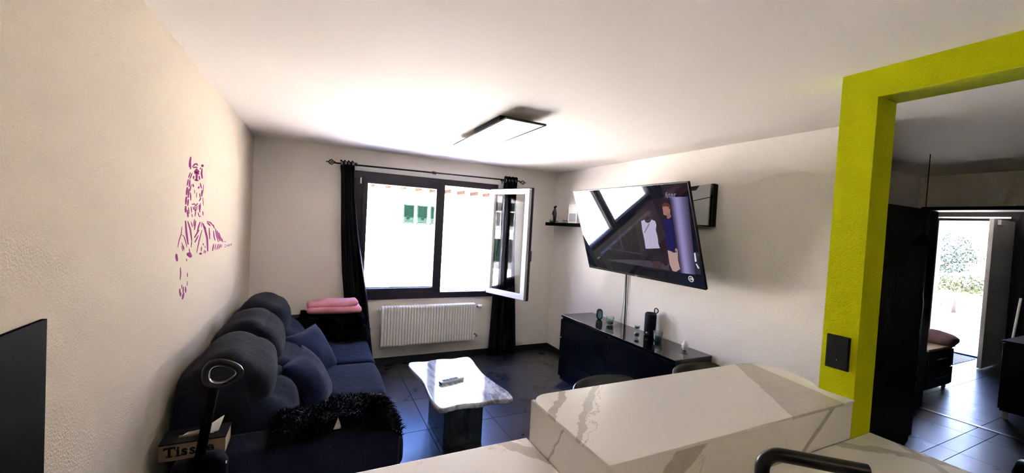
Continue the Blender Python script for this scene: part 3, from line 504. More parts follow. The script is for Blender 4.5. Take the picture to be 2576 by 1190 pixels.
build('knob', MB().tube([(RX1 + 0.045, 4.66, 0.655), (RX1 + 0.05, 4.66, 0.655), (RX1 + 0.09, 4.655, 0.654), (RX1 + 0.098, 4.654, 0.654)], [0.02, 0.026, 0.024, 0.016], 18), 'white_plastic', v, smooth=True)
build('return_valve', MB().bar((RX1 + 0.02, 4.66, 0.285), (RX1 + 0.05, 4.66, 0.285), 0.012).bar((RX1 + 0.05, 4.66, 0.285), (RX1 + 0.05, YB, 0.285), 0.009), 'black_metal', rad)
for x in (0.9, 1.58): build('bracket', MB().box(x, x + 0.03, 4.678, YB, 0.5, 0.54), 'white_enamel', rad)

# ------------------------------------------------------------------ ceiling light
lamp = thing('ceiling_light', 'flat rectangular ceiling light panel with thin black frame', 'lamp', (1.215, 2.94, 2.435))
LX0, LX1, LY0, LY1, LZ = 1.065, 1.36, 2.365, 3.50, 2.375
m = MB().box(LX0, LX1, LY0, LY0 + 0.012, LZ, LZ + 0.012).box(LX0, LX1, LY1 - 0.012, LY1, LZ, LZ + 0.012).box(LX0, LX0 + 0.012, LY0 + 0.012, LY1 - 0.012, LZ, LZ + 0.012).box(LX1 - 0.012, LX1, LY0 + 0.012, LY1 - 0.012, LZ, LZ + 0.012)
build('frame', m, 'black_metal', lamp)
build('diffuser', MB().box(LX0 + 0.011, LX1 - 0.011, LY0 + 0.011, LY1 - 0.011, LZ + 0.002, LZ + 0.006), 'white_plastic', lamp)
build('back_panel', MB().box(LX0 + 0.002, LX1 - 0.002, LY0 + 0.002, LY1 - 0.002, LZ + 0.007, LZ + 0.012), 'grey_plastic', lamp)
build('mounting_box', MB().box(LX0 + 0.02, LX1 - 0.06, 2.52, 3.02, LZ + 0.012, C), 'black_matt', lamp, bevel=0.003)

# kitchen ceiling lamp (behind the photographer): the room's own warm light
kl = thing('kitchen_light', 'square white kitchen ceiling lamp above the low worktop, out of view', 'lamp', (0.75, -1.0, C))
emitter('lamp_glow', (1.0, 0.80, 0.60), 0.85)
build('housing', MB().box(0.45, 1.05, -1.3, -0.7, C - 0.05, C), 'white_plastic', kl, bevel=0.004)
build('diffuser', MB().box(0.47, 1.03, -1.28, -0.72, C - 0.06, C - 0.05), 'lamp_glow', kl)

# ------------------------------------------------------------------ breakfast bar, worktop, splashback
bar = thing('breakfast_bar', 'raised white marble breakfast bar with taupe veins and rounded corner', 'bar counter', (1.4, 1.1, 0))
def arc(cx, cy, r, a0, a1, n=10): return [(cx + r * math.cos(math.radians(a0 + (a1 - a0) * i / n)), cy + r * math.sin(math.radians(a0 + (a1 - a0) * i / n))) for i in range(n + 1)]
top = [(0.764, 0.863), (2.0745, 0.863), (2.0745, 1.002)] + [(2.12, 1.045), (2.148, 1.10), (2.158, 1.16)] + arc(2.02, 1.205, 0.14, 5, 90) + arc(0.84, 1.269, 0.076, 90, 180, 8)
build('top', MB().prism(top, ZB - 0.012, ZB), 'marble_bar', bar, bevel=0.002)
build('front_panel', MB().box(0.770, 2.074, 0.868, 0.882, ZC, ZB - 0.012), 'marble_front', bar, bevel=0.001)
build('end_panel', MB().prism([(0.770, 0.882), (0.786, 0.882), (0.786, 1.335), (0.772, 1.335)], 0.0, ZB - 0.012), 'marble_front', bar)
build('body', MB().box(0.786, 2.074, 0.882, 1.30, 0, ZB - 0.012), 'white_plastic', bar)
wt_ = thing('worktop', 'low white marble kitchen worktop wrapping in front of the bar', 'countertop', (0.5, 0.6, ZC))
L = [(XL, 0.26), (GX1, 0.26), (GX1, 0.866), (GX0, 0.866), (0.7685, 0.866), (0.7685, 1.352), (XL, 1.352)]
build('slab', MB().prism(L, ZC - 0.02, ZC), 'marble_counter', wt_, bevel=0.0015)
cab = thing('kitchen_base_cabinet', 'white base cabinet carrying the low marble worktop', 'cabinet', (0.7, 0.6, 0))
build('body', MB().box(XL + 0.002, 0.765, 0.32, 1.34, 0, ZC - 0.02).box(0.765, GX0 - 0.002, 0.32, 0.86, 0, ZC - 0.02), 'white_plastic', cab)
for k in range(4):
    x = XL + 0.02 + k * 0.66
    d = build('door', MB().box(x, x + 0.64, 0.30, 0.32, 0.1, ZC - 0.03), 'white_plastic', cab, bevel=0.002)
    build('handle', MB().bar((x + 0.1, 0.285, ZC - 0.08), (x + 0.5, 0.285, ZC - 0.08), 0.006), 'black_metal', d)
tag(build('splashback', MB().box(XL, XL + 0.01, 0.2, 1.364, ZC, 1.408), 'black_flat'), 'black splashback panel on the left wall above the worktop', 'splashback')

# faucet
fc = thing('kitchen_faucet', 'matt black kitchen tap with squared arched spout', 'faucet', (1.02, 0.60, ZC))
pts = [(1.02, 0.60, ZC + 0.04), (1.02, 0.60, 1.13)]
d = Vector((0.152, -0.141, 0)).normalized()
for i in range(1, 9):
    a = math.radians(90 * i / 8); pts.append((1.02 + d.x * 0.04 * (1 - math.cos(a)), 0.60 + d.y * 0.04 * (1 - math.cos(a)), 1.13 + 0.04 * math.sin(a)))
pts.append((1.02 + d.x * 0.215, 0.60 + d.y * 0.215, 1.17))
build('spout', MB().tube(pts, 0.0165, 16), 'black_satin', fc, smooth=False, autosmooth=0.8)
build('aerator', MB().bar((1.02 + d.x * 0.2, 0.60 + d.y * 0.2, 1.16), (1.02 + d.x * 0.2, 0.60 + d.y * 0.2, 1.145), 0.011), 'black_satin', fc)
b = build('base', MB().lathe([(0.027, 0), (0.027, 0.006), (0.022, 0.012), (0.022, 0.05), (0.016, 0.06)], (1.02, 0.60, ZC)), 'black_satin', fc, autosmooth=0.6)
build('lever', MB().bar((1.02, 0.58, ZC + 0.035), (1.03, 0.53, ZC + 0.05), 0.006), 'black_satin', b)

# wall plate on the lime pillar
wp = thing('wall_switch_plate', 'black rectangular switch plate on the lime green pillar', 'switch', (GX0, 0.935, 1.22))
build('plate', MB().box(GX0 - 0.009, GX0, 0.892, 0.979, 1.148, 1.294), 'black_matt', wp, bevel=0.002)
build('rocker', MB().box(GX0 - 0.011, GX0 - 0.009, 0.897, 0.974, 1.153, 1.289), 'black_matt', wp, bevel=0.001)
build('indicator_dot', MB().box(GX0 - 0.0118, GX0 - 0.011, 0.9345, 0.9365, 1.187, 1.189), 'white_plastic', wp)

# ------------------------------------------------------------------ tiger decal on the left wall
tg = thing('wall_decal', 'purple tiger sticker on the left wall above the sofa', 'wall decal', (XL, 2.9, 1.6))
for grp, nm in zip(TIGER, ('face_stripe', 'body_stripe', 'paw_mark')):
    for poly in grp:
        pl = [(a / 1000, b / 1000) for a, b in poly]; n = len(pl) // 2; vs = []; fs = []
        for i in range(n):        # strip of quads between the two sides of the stroke
            a, b = pl[i], pl[2 * n - 1 - i]
            vs += [(XL, *a), (XL, *b), (XL + 0.0008, *a), (XL + 0.0008, *b)]
        for i in range(n - 1):
            o = 4 * i; fs += [(o + 2, o + 3, o + 7, o + 6), (o, o + 4, o + 5, o + 1), (o, o + 2, o + 6, o + 4), (o + 1, o + 5, o + 7, o + 3)]
        fs += [(0, 1, 3, 2), (4 * n - 4, 4 * n - 2, 4 * n - 1, 4 * n - 3)]
        build(nm, MB().add(vs, fs), 'purple_vinyl', tg)

# ------------------------------------------------------------------ coffee table with remote
ct = thing('coffee_table', 'low marble coffee table with wavy free-form top', 'coffee table', (1.05, 3.05, 0))
T = [Vector((a, b)) for a, b in TABLE]
def chaikin(P, k=2):
    for _ in range(k):
        Q = []
        for i in range(len(P)):
            a, b = P[i], P[(i + 1) % len(P)]; Q += [a * 0.75 + b * 0.25, a * 0.25 + b * 0.75]
        P = Q
    return P
T = chaikin(T, 1)
def shrink(P, d):
    out = []
    for i in range(len(P)):
        t = (P[(i + 1) % len(P)] - P[i - 1]).normalized(); n = Vector((-t.y, t.x)); 
        out.append(P[i] + n * d)
    return out
ar = sum(T[i].x * T[(i + 1) % len(T)].y - T[(i + 1) % len(T)].x * T[i].y for i in range(len(T)))
if ar < 0: T.reverse()
m = MB(); n = len(T); rows = [(shrink(T, 0.012), 0.410), (T, 0.420), (T, 0.440), (shrink(T, 0.003), 0.447), (shrink(T, 0.010), 0.450)]
vs = [(p.x, p.y, z) for P, z in rows for p in P]; fs = [tuple(reversed(range(n))), tuple(range(4 * n, 5 * n))]
for r in range(4):
    for i in range(n): fs.append((r * n + i, r * n + (i + 1) % n, (r + 1) * n + (i + 1) % n, (r + 1) * n + i))
build('top', m.add(vs, fs), 'grey_marble', ct, autosmooth=0.25)
build('base', MB().box(0.905, 1.215, 2.84, 3.29, 0, 0.41), 'dark_marble', ct, bevel=0.006)
rm = thing('remote_control', 'white remote control with black buttons on the coffee table', 'remote', (0.99, 2.955, 0.45))
Rm = Matrix.Translation((0.99, 2.965, 0.45)) @ Matrix.Rotation(math.radians(14), 4, 'Z')
build('body', xf(MB().soft((0, 0, 0.011), (0.205, 0.044, 0.022), 0.009, 8), Rm), 'white_plastic', rm, smooth=True)
build('button_pad', xf(MB().box(-0.085, 0.05, -0.017, 0.017, 0.0215, 0.0228), Rm), 'white_plastic', rm)
for i in range(9):
    for j in range(3):
        build('button', xf(MB().box(-0.08 + i * 0.0148, -0.071 + i * 0.0148, -0.014 + j * 0.011, -0.007 + j * 0.011, 0.0226, 0.0245), Rm), 'black_matt', rm)
build('sensor_end', xf(MB().box(-0.106, -0.094, -0.019, 0.019, 0.003, 0.02), Rm), 'black_gloss', rm, bevel=0.003)

# ------------------------------------------------------------------ television
EX = 2.0 ** -S.view_settings.exposure
def srgb(c): return tuple(((x / 255) / 12.92 if x / 255 < 0.04045 else ((x / 255 + 0.055) / 1.055) ** 2.4) for x in c)
tv = thing('television', 'large flat television tilted down on a wall arm, film playing', 'television', (2.5314, 2.8003, 1.6835))
_t = 0.329
TVM = Matrix(((0, -math.sin(_t), -math.cos(_t)), (-1, 0, 0), (0, math.cos(_t), -math.sin(_t))))
tv.rotation_euler = TVM.to_euler(); WL[tv] = Vector((0, 0, 0))
TW, TH = 1.45, 0.841
build('back_shell', MB().box(-TW / 2, TW / 2, -TH / 2, TH / 2, -0.022, -0.004).box(-0.45, 0.45, -0.36, 0.1, -0.055, -0.022), 'black_matt', tv, bevel=0.004, local=True)
bz = build('bezel', MB().box(-TW / 2, TW / 2, TH / 2 - 0.008, TH / 2, -0.004, 0.002).box(-TW / 2, TW / 2, -TH / 2, -TH / 2 + 0.016, -0.004, 0.002)
      .box(-TW / 2, -TW / 2 + 0.008, -TH / 2 + 0.016, TH / 2 - 0.008, -0.004, 0.002).box(TW / 2 - 0.008, TW / 2, -TH / 2 + 0.016, TH / 2 - 0.008, -0.004, 0.002), 'black_satin', tv, local=True)
build('badge_mark', MB().box(-0.032, 0.002, -TH / 2 + 0.004, -TH / 2 + 0.011, 0.002, 0.0026), 'grey_plastic', bz, local=True)
emitter('screen_black', (0.004, 0.004, 0.006), EX)
sc = build('screen', MB().box(-TW / 2 + 0.008, TW / 2 - 0.008, -TH / 2 + 0.016, TH / 2 - 0.008, -0.004, 0.0), 'screen_black', tv, local=True)
_zl = [0.0]
def pic(name, polys, rgb):
    _zl[0] += 0.0001; mn = 'screen_' + name
    if mn not in MATS: emitter(mn, srgb(rgb), EX)
    m = MB()
    for p in polys: m.add([(a, b, _zl[0]) for a, b in p], [tuple(range(len(p)))])
    return build('picture_' + name, m, mn, sc, local=True)
V = TVPIC
pic('backdrop', [V['wallbg']], (38, 29, 37)); pic('pavement', [V['floor']], (66, 60, 70))
pic('beam', [V['beam'], V['post']], (58, 54, 62))
# striped round column, light from its left
c0, c1, c2, c3 = [Vector(p) for p in V['col']]
tone = [70, 100, 128, 142, 140, 128, 112, 96, 82, 66]
for i, g in enumerate(tone):
    a, b = i / 10, (i + 1) / 10
    pic('column_band', [[tuple(c0.lerp(c1, a)), tuple(c0.lerp(c1, b)), tuple(c3.lerp(c2, b)), tuple(c3.lerp(c2, a))]], (g, g - 8, int(g * 1.28))) if ('screen_column_band' not in MATS) else None
    if i:
        _zl[0] += 0.0; mn = 'screen_column_band%d' % i
        emitter(mn, srgb((g, g - 8, int(g * 1.28))), EX)
        build('picture_column_band', MB().add([(*c0.lerp(c1, a), _zl[0]), (*c0.lerp(c1, b), _zl[0]), (*c3.lerp(c2, b), _zl[0]), (*c3.lerp(c2, a), _zl[0])], [(0, 1, 2, 3)]), mn, sc, local=True)
pic('street', [V['slit']], (44, 42, 52)); pic('street_light', [V['slit2'], V['slit3']], (205, 205, 220))
pic('dark_arms', [V['arml'], V['handl'], V['armr']], (40, 24, 28)); pic('shorts', [V['shorts']], (38, 33, 38)); pic('bare_leg', [V['leg']], (66, 48, 54))
pic('white_vest', [V['tank']], (176, 170, 196)); pic('bag_strap', [V['strap']], (110, 105, 120)); pic('dark_face', [V['neck'], V['head']], (52, 32, 36)); pic('dark_hair', [V['hair']], (28, 22, 28))
pic('beige_trousers', [V['legs2']], (172, 142, 138)); pic('navy_shirt', [V['shirt2']], (30, 28, 76)); pic('light_face', [V['head2']], (158, 110, 104)); pic('light_neck', [V['neck2']], (140, 96, 92)); pic('light_hand', [V['hand2']], (158, 110, 104)); pic('brown_hair', [V['hair2']], (84, 50, 40))
_zl[0] += 0.0003
emitter('screen_logo', srgb((118, 112, 126)), EX); emitter('screen_white', srgb((225, 225, 232)), EX)
m = text_mb('6ter', 0.062, 0.0003, 0.0006); m = xf(m, Matrix.Translation((0.548, 0.328, _zl[0])))
build('picture_channel_logo', m, 'screen_logo', sc, local=True)
m = MB(); cx, cy = V['badge'][0]
r0, r1, n = 0.020, 0.025, 28
m.add([(cx + r0 * math.cos(2 * math.pi * i / n), cy + r0 * math.sin(2 * math.pi * i / n), _zl[0]) for i in range(n)] + [(cx + r1 * math.cos(2 * math.pi * i / n), cy + r1 * math.sin(2 * math.pi * i / n), _zl[0]) for i in range(n)],
      [(i, (i + 1) % n, n + (i + 1) % n, n + i) for i in range(n)])
build('picture_rating_ring', m, 'screen_white', sc, local=True)
build('picture_rating_number', xf(text_mb('-10', 0.030, 0.0003, 0.0006), Matrix.Translation((cx - 0.002, cy, _zl[0] + 0.0002))), 'screen_white', sc, local=True)
# articulated arm between set and wall (world coordinates brought into the set's frame)
TI = (Matrix.Translation((2.5314, 2.8003, 1.6835)) @ TVM.to_4x4()).inverted()
arm = build('wall_arm', xf(MB().bar((2.60, 2.80, 1.66), (2.78, 2.95, 1.66), 0.02).bar((2.78, 2.95, 1.66), (2.93, 2.82, 1.66), 0.02), TI), 'black_metal', tv, local=True)
build('wall_plate', xf(MB().box(2.928, XR, 2.7, 2.94, 1.52, 1.80), TI), 'black_metal', arm, local=True)

# cables from the set down behind the chest
for k, (col, yy, sw, lab) in enumerate((('black_matt', 3.235, 0.006, 'thick black cable hanging from the television'), ('grey_plastic', 3.275, -0.012, 'thin grey cable hanging left of the black television cable'), ('grey_plastic', 3.20, 0.010, 'thin grey cable hanging right of the black television cable'))):
    pts = []
    for i in range(17):
        t = i / 16; z = 1.50 - t * (1.50 - 0.45)
        pts.append((2.936 - 0.002 * math.sin(t * 7 + k), yy + sw * math.sin(t * 5) + 0.004 * math.sin(t * 9 + k), z))
    tag(build('cable', MB().tube(pts, 0.0055 if k == 0 else 0.003, 8), col, smooth=True), lab, 'cable', 'cables of the television')

# game console on the wall
gc = thing('game_console', 'slim grey and black game console mounted on the wall right of the television', 'game console', (2.92, 2.37, 1.78))
build('core', MB().prism([(2.245, 1.775), (2.262, 1.772), (2.50, 1.785), (2.50, 2.115), (2.262, 2.128), (2.247, 2.12)], 2.905, XR, 'x'), 'black_satin', gc, bevel=0.006)
m = MB().prism([(2.278, 2.018), (2.50, 1.985), (2.50, 2.075), (2.415, 2.078), (2.385, 2.118), (2.278, 2.126)], 2.892, 2.905, 'x')
build('cover_plate', m, 'console_grey', gc, bevel=0.003)
build('cover_plate', MB().prism([(2.278, 1.782), (2.50, 1.79), (2.50, 1.978), (2.278, 2.011)], 2.892, 2.905, 'x'), 'console_grey', gc, bevel=0.003)
build('side_fin', MB().prism([(2.246, 1.775), (2.262, 1.775), (2.268, 2.11), (2.25, 2.12)], 2.885, 2.905, 'x'), 'black_gloss', gc, bevel=0.003)

# ------------------------------------------------------------------ wall shelf in the corner
SX = 2.74; SZ = 1.757
tag(build('wall_shelf', MB().box(SX, XR, 3.62, 4.64, SZ - 0.042, SZ), 'black_flat', bevel=0.002), 'black floating shelf in the corner left of the television', 'shelf')
bt = thing('reed_diffuser', 'small green glass diffuser bottle with sticks at the shelf end', 'bottle', (2.80, 4.605, SZ))
build('bottle', MB().lathe([(0.0, 0.001), (0.020, 0.001), (0.021, 0.03), (0.019, 0.045), (0.017, 0.045), (0.018, 0.028), (0.0, 0.024)], (2.80, 4.605, SZ)), 'tumbler_glass', bt, smooth=True)
build('liquid', MB().lathe([(0.018, 0.002), (0.0185, 0.023)], (2.80, 4.605, SZ)), 'green_wax', bt)
for a in (-0.02, 0.01, -0.035): build('stick', MB().bar((2.80, 4.605, SZ + 0.01), (2.80 - a * 0.3, 4.605 + a, SZ + 0.13 + a), 0.0015, n=6), 'pale_wood', bt)
st = thing('figurine', 'dark bronze standing bird-like figurine on the corner shelf', 'figurine', (2.81, 4.53, SZ))
build('plinth', MB().box(2.78, 2.84, 4.49, 4.57, SZ, SZ + 0.022), 'bronze', st, bevel=0.003)
fx, fy = 2.81, 4.53
m = MB().tube([(fx, fy - 0.012, SZ + 0.02), (fx, fy - 0.012, SZ + 0.07), (fx, fy - 0.004, SZ + 0.12), (fx, fy + 0.006, SZ + 0.165), (fx, fy + 0.004, SZ + 0.185)], [0.013, 0.017, 0.024, 0.020, 0.010], 12)
m.tube([(fx, fy + 0.014, SZ + 0.02), (fx, fy + 0.016, SZ + 0.07), (fx, fy + 0.006, SZ + 0.11)], [0.011, 0.013, 0.014], 10)
bo = build('body', m, 'bronze', st, smooth=True)
build('head', MB().tube([(fx, fy + 0.012, SZ + 0.188), (fx, fy + 0.006, SZ + 0.200), (fx, fy - 0.012, SZ + 0.208), (fx, fy - 0.040, SZ + 0.218)], [0.012, 0.018, 0.014, 0.003], 12), 'bronze', st, smooth=True)
build('wing', MB().tube([(fx - 0.018, fy + 0.012, SZ + 0.155), (fx - 0.022, fy + 0.018, SZ + 0.12), (fx - 0.016, fy + 0.010, SZ + 0.085)], [0.005, 0.009, 0.004], 8), 'bronze', bo, smooth=True)
tag(build('paper_stack', MB().box(2.78, 2.86, 4.33, 4.46, SZ, SZ + 0.006).box(2.785, 2.85, 4.34, 4.45, SZ + 0.006, SZ + 0.011), 'white_paper'), 'small flat stack of white papers on the corner shelf', 'paper')
gl = thing('eyeglasses', 'folded black eyeglasses lying on the corner shelf', 'glasses', (2.81, 4.275, SZ))
for q in (0, 1):
    cx_ = 4.255 + q * 0.045
    build('rim', MB().tube([(2.80, cx_ + 0.019 * math.cos(a), SZ + 0.0185 + 0.016 * math.sin(a)) for a in [i * math.pi / 6 for i in range(12)]], 0.002, 6, closed=True), 'black_matt', gl)
build('temple', MB().tube([(2.80, 4.318, SZ + 0.03), (2.85, 4.31, SZ + 0.028), (2.87, 4.25, SZ + 0.003)], 0.002, 6), 'black_matt', gl)
build('temple', MB().tube([(2.80, 4.237, SZ + 0.03), (2.845, 4.24, SZ + 0.025), (2.86, 4.30, SZ + 0.003)], 0.002, 6), 'black_matt', gl)
bx = thing('white_box', 'upright white box on the shelf partly behind the television', 'box', (2.86, 4.15, SZ))
build('body', MB().box(2.82, 2.90, 4.04, 4.225, SZ, SZ + 0.235), 'white_paper', bx, bevel=0.002)
build('label', MB().box(2.8193, 2.82, 4.06, 4.205, SZ + 0.02, SZ + 0.12), 'grey_plastic', bx)

# ------------------------------------------------------------------ chest of drawers
CZ, CX0, CX1, CY0, CY1 = 0.728, 2.50, 2.922, 2.175, 3.765
ch = thing('chest_of_drawers', 'long glossy black chest of six drawers under the television', 'chest of drawers', (2.72, 2.97, 0))
build('carcass', MB().box(CX0 + 0.022, CX1, CY0 + 0.004, CY1 - 0.004, 0.0, CZ - 0.03), 'black_satin', ch, bevel=0.001)
build('top', MB().box(CX0, CX1, CY0, CY1, CZ - 0.028, CZ), 'black_gloss', ch, bevel=0.002)
rows = [(0.045, 0.245), (0.262, 0.462), (0.479, 0.675)]
ym = (CY0 + CY1) / 2
for (a, b) in rows:
    for (c, d) in ((CY0, ym - 0.002), (ym + 0.002, CY1)):
        dr = build('drawer', MB().box(CX0, CX0 + 0.02, c, d, a, b), 'black_lacquer', ch)
        build('finger_rail', MB().box(CX0 + 0.006, CX0 + 0.021, c + 0.02, d - 0.02, b, b + 0.0165), 'black_flat', dr)

# things standing on the chest
def tumbler(x, y, r, h, fill, fm, name, label, cat, grp):
    t = thing(name, label, cat, (x, y, CZ), grp)
    build('glass', MB().lathe([(0.0, 0.0), (r * 0.78, 0.0), (r * 0.82, 0.004), (r, h), (r - 0.003, h), (r * 0.78, 0.014), (0.0, 0.012)], (x, y, CZ), 28), 'tumbler_glass', t, smooth=True)
    build('filling', MB().lathe([(r * 0.74, 0.013), (r * 0.78 + (r * 0.17) * fill - 0.003, 0.013 + (h - 0.02) * fill)], (x, y, CZ), 24), fm, t)
    return t
sp = thing('smart_clock', 'small dark oval device with pale blue face on the chest', 'clock', (2.78, 3.45, CZ))
Ms = Matrix.Translation((2.78, 3.45, CZ + 0.058)) @ Matrix.Rotation(math.radians(-28), 4, 'Z')
def oval(rx, rz, d0, d1, k=28):
    return MB().prism([(math.copysign(abs(math.cos(2 * math.pi * i / k)) ** 0.75, math.cos(2 * math.pi * i / k)) * rx, math.copysign(abs(math.sin(2 * math.pi * i / k)) ** 0.75, math.sin(2 * math.pi * i / k)) * rz) for i in range(k)], d0, d1, 'y')
build('shell', xf(oval(0.034, 0.058, -0.02, 0.025), Ms), 'black_gloss', sp, bevel=0.008, smooth=True)
build('face', xf(oval(0.023, 0.042, -0.0215, -0.0195), Ms), 'blue_glass', sp)
tumbler(2.735, 3.22, 0.041, 0.088, 0.42, 'dark_liquid', 'glass_tumbler', 'clear glass tumbler with dark filling beside the oval device', 'glass', 'candle glasses on the chest')
tumbler(2.795, 2.635, 0.043, 0.086, 0.36, 'green_liquid', 'glass_tumbler', 'greenish glass tumbler in front of the black loudspeaker', 'glass', 'candle glasses on the chest')
hg = thing('glass_candle_holder', 'small hourglass-shaped clear candle holder left of the loudspeaker', 'candle holder', (2.76, 2.86, CZ))
build('glass', MB().lathe([(0, 0), (0.024, 0.0), (0.026, 0.012), (0.012, 0.030), (0.012, 0.036), (0.026, 0.055), (0.028, 0.085), (0.024, 0.085), (0.020, 0.06), (0, 0.055)], (2.76, 2.86, CZ), 24), 'tumbler_glass', hg, smooth=True)
build('wax', MB().lathe([(0.020, 0.058), (0.022, 0.075)], (2.76, 2.86, CZ), 20), 'dark_liquid', hg)
build('wax_foot', MB().lathe([(0.020, 0.003), (0.018, 0.016)], (2.76, 2.86, CZ), 20), 'dark_liquid', hg)
ls = thing('bluetooth_speaker', 'black cylindrical portable loudspeaker with carry loop on the chest', 'speaker', (2.862, 2.80, CZ))
lx, ly = 2.862, 2.80
build('body', MB().lathe([(0, 0.0), (0.044, 0.0), (0.052, 0.008), (0.053, 0.02), (0.053, 0.195), (0.050, 0.208), (0.043, 0.214), (0.041, 0.210), (0, 0.206)], (lx, ly, CZ), 32), 'speaker_cloth', ls, smooth=True)
build('carry_loop', MB().tube([(lx + 0.036 + 0.012 * math.sin(a), ly - 0.030 - 0.012 * math.sin(a), CZ + 0.236 - 0.024 * math.cos(a) + 0.004 * math.sin(2 * a)) for a in [i * math.pi / 9 for i in range(18)]], 0.0045, 8, closed=True), 'black_matt', ls, smooth=True)
dirc = Vector((-lx, -ly, 0)).normalized(); 
Mw = Matrix.Translation(Vector((lx, ly, CZ + 0.035)) + Vector((-0.98, -0.2, 0)).normalized() * 0.0535) @ Matrix(((0.2, 0, -0.98, 0), (-0.98, 0, -0.2, 0), (0, 1, 0, 0), (0, 0, 0, 1)))
build('maker_mark', xf(MB().prism([(-0.007, 0.006), (0, 0.0), (0.007, 0.006), (0.006, -0.005), (0.0, -0.008), (-0.006, -0.005)], -0.002, 0.0012), Mw), 'white_plastic', ls)
cr = thing('quartz_crystal', 'small pale pink quartz crystal at the near end of the chest', 'crystal', (2.80, 2.345, CZ))
build('stone', MB().lathe([(0.010, 0.0), (0.028, 0.028), (0.027, 0.050), (0.009, 0.084), (0.0, 0.090)], (2.80, 2.345, CZ), 7), 'pink_quartz', cr)
build('stone_foot', MB().lathe([(0.015, 0.0), (0.012, 0.004)], (2.80, 2.345, CZ), 12), 'black_matt', cr)

# ------------------------------------------------------------------ bar stools
def stool(cx, label):
    cy = 1.54; r = 0.225
    t = thing('bar_stool', label, 'stool', (cx, cy, 0), 'bar stools behind the breakfast bar')
    build('seat', MB().soft((cx, cy - 0.01, 0.63), (0.40, 0.38, 0.07), 0.035, 10, (0, 0, 0.012)), 'black_leather', t, smooth=True)
    m = MB(); k = 24; vs = []; fs = []
    for i in range(k + 1):
        a = math.radians(-14 + 208 * i / k); s = math.sin(math.pi * min(1, max(0, i / k)))
        ht = 0.80 + 0.135 * min(1.0, s * 1.35) ** 0.55
        ca, sa = math.cos(a), math.sin(a)
        for rr, zz in ((r, 0.64), (r + 0.006, (0.64 + ht) / 2), (r + 0.004, ht - 0.012), (r - 0.008, ht), (r - 0.022, ht - 0.012), (r - 0.022, 0.66)):
            vs.append((cx + rr * ca, cy - 0.03 + rr * sa * 0.72, zz))
    for i in range(k):
        for j in range(6): fs.append((i * 6 + j, i * 6 + (j + 1) % 6, (i + 1) * 6 + (j + 1) % 6, (i + 1) * 6 + j))
    fs += [tuple(range(6)), tuple(reversed([k * 6 + j for j in range(6)]))]
    build('backrest', m.add(vs, fs), 'black_leather', t, smooth=True)
    for sx in (-1, 1):
        for sy in (-1, 1): build('leg', MB().bar((cx + sx * 0.14, cy + sy * 0.12, 0.6), (cx + sx * 0.19, cy + sy * 0.16, 0.0), 0.013, 0.010), 'black_metal', t, smooth=True)
    for a, b in (((-1, -1), (1, -1)), ((1, -1), (1, 1)), ((1, 1), (-1, 1)), ((-1, 1), (-1, -1))):
        build('footrest', MB().bar((cx + a[0] * 0.172, cy + a[1] * 0.146, 0.22), (cx + b[0] * 0.172, cy + b[1] * 0.146, 0.22), 0.008), 'black_metal', t, smooth=True)
stool(1.345, 'black leather bar stool behind the middle of the bar, nearer the sofa')
stool(2.02, 'black leather bar stool behind the bar beside the chest of drawers')

# ------------------------------------------------------------------ sofa
sf = thing('sofa', 'dark navy three-seat sofa with puffy headrests along the left wall', 'sofa', (-0.05, 3.2, 0))
ay0, ay1, by0, by1 = 2.02, 2.27, 4.31, 4.60
build('base', MB().soft((-0.03, 3.29, 0.16), (0.98, 2.06, 0.24), 0.03, 8), 'sofa_fabric', sf, smooth=True)
build('back_frame', MB().soft((-0.50, 3.27, 0.42), (0.14, 2.04, 0.84), 0.05, 10), 'sofa_fabric', sf, smooth=True)
yc = [2.27, 2.93, 3.60, 4.31]
for k in range(3):
    a, b = yc[k], yc[k + 1]
    build('seat_cushion', MB().soft((0.10, (a + b) / 2, 0.36), (0.80, b - a - 0.004, 0.19), 0.05, 14, (0.015, 0, 0.022), 0.008, k * 3), 'sofa_fabric', sf, smooth=True)
hb = [2.26, 2.94, 3.58, 4.26]
from mathutils import noise as MN
for k in range(3):
    a, b = hb[k], hb[k + 1]
    Rb = Matrix.Rotation(math.radians(-10), 3, 'Y')
    build('back_cushion', MB().soft((-0.235, (a + b) / 2, 0.565), (0.30, b - a, 0.36), 0.12, 18, (0.03, 0, 0.0), 0.026, 11 + k, Rb), 'sofa_fabric', sf, smooth=True)
    hr = build('headrest', MB().soft((-0.385, (a + b) / 2, 0.78), (0.33, b - a + 0.01, 0.38), 0.15, 18, (0.05, 0.01, 0.02), 0.016, 21 + k, Rb), 'sofa_head_fabric', sf, smooth=True)
    build('seam', MB().tube([(-0.215, a + 0.06 + (b - a - 0.12) * i / 8, 0.615 + 0.02 * math.sin(math.pi * i / 8)) for i in range(9)], 0.006, 6), 'sofa_fabric', hr, smooth=True)
build('armrest', MB().soft((-0.045, (ay0 + ay1) / 2, 0.325), (0.94, ay1 - ay0, 0.62), 0.05, 14, (0, 0.01, 0.01), 0.006, 2), 'sofa_fabric', sf, smooth=True)
build('armrest', MB().soft((-0.03, (by0 + by1) / 2, 0.34), (0.98, by1 - by0, 0.66), 0.06, 14, (0, 0.01, 0.01), 0.006, 5), 'sofa_fabric', sf, smooth=True)
for x in (-0.42, 0.32):
    for y in (2.12, 4.45): build('foot', MB().bar((x, y, 0), (x, y, 0.05), 0.025), 'black_matt', sf)

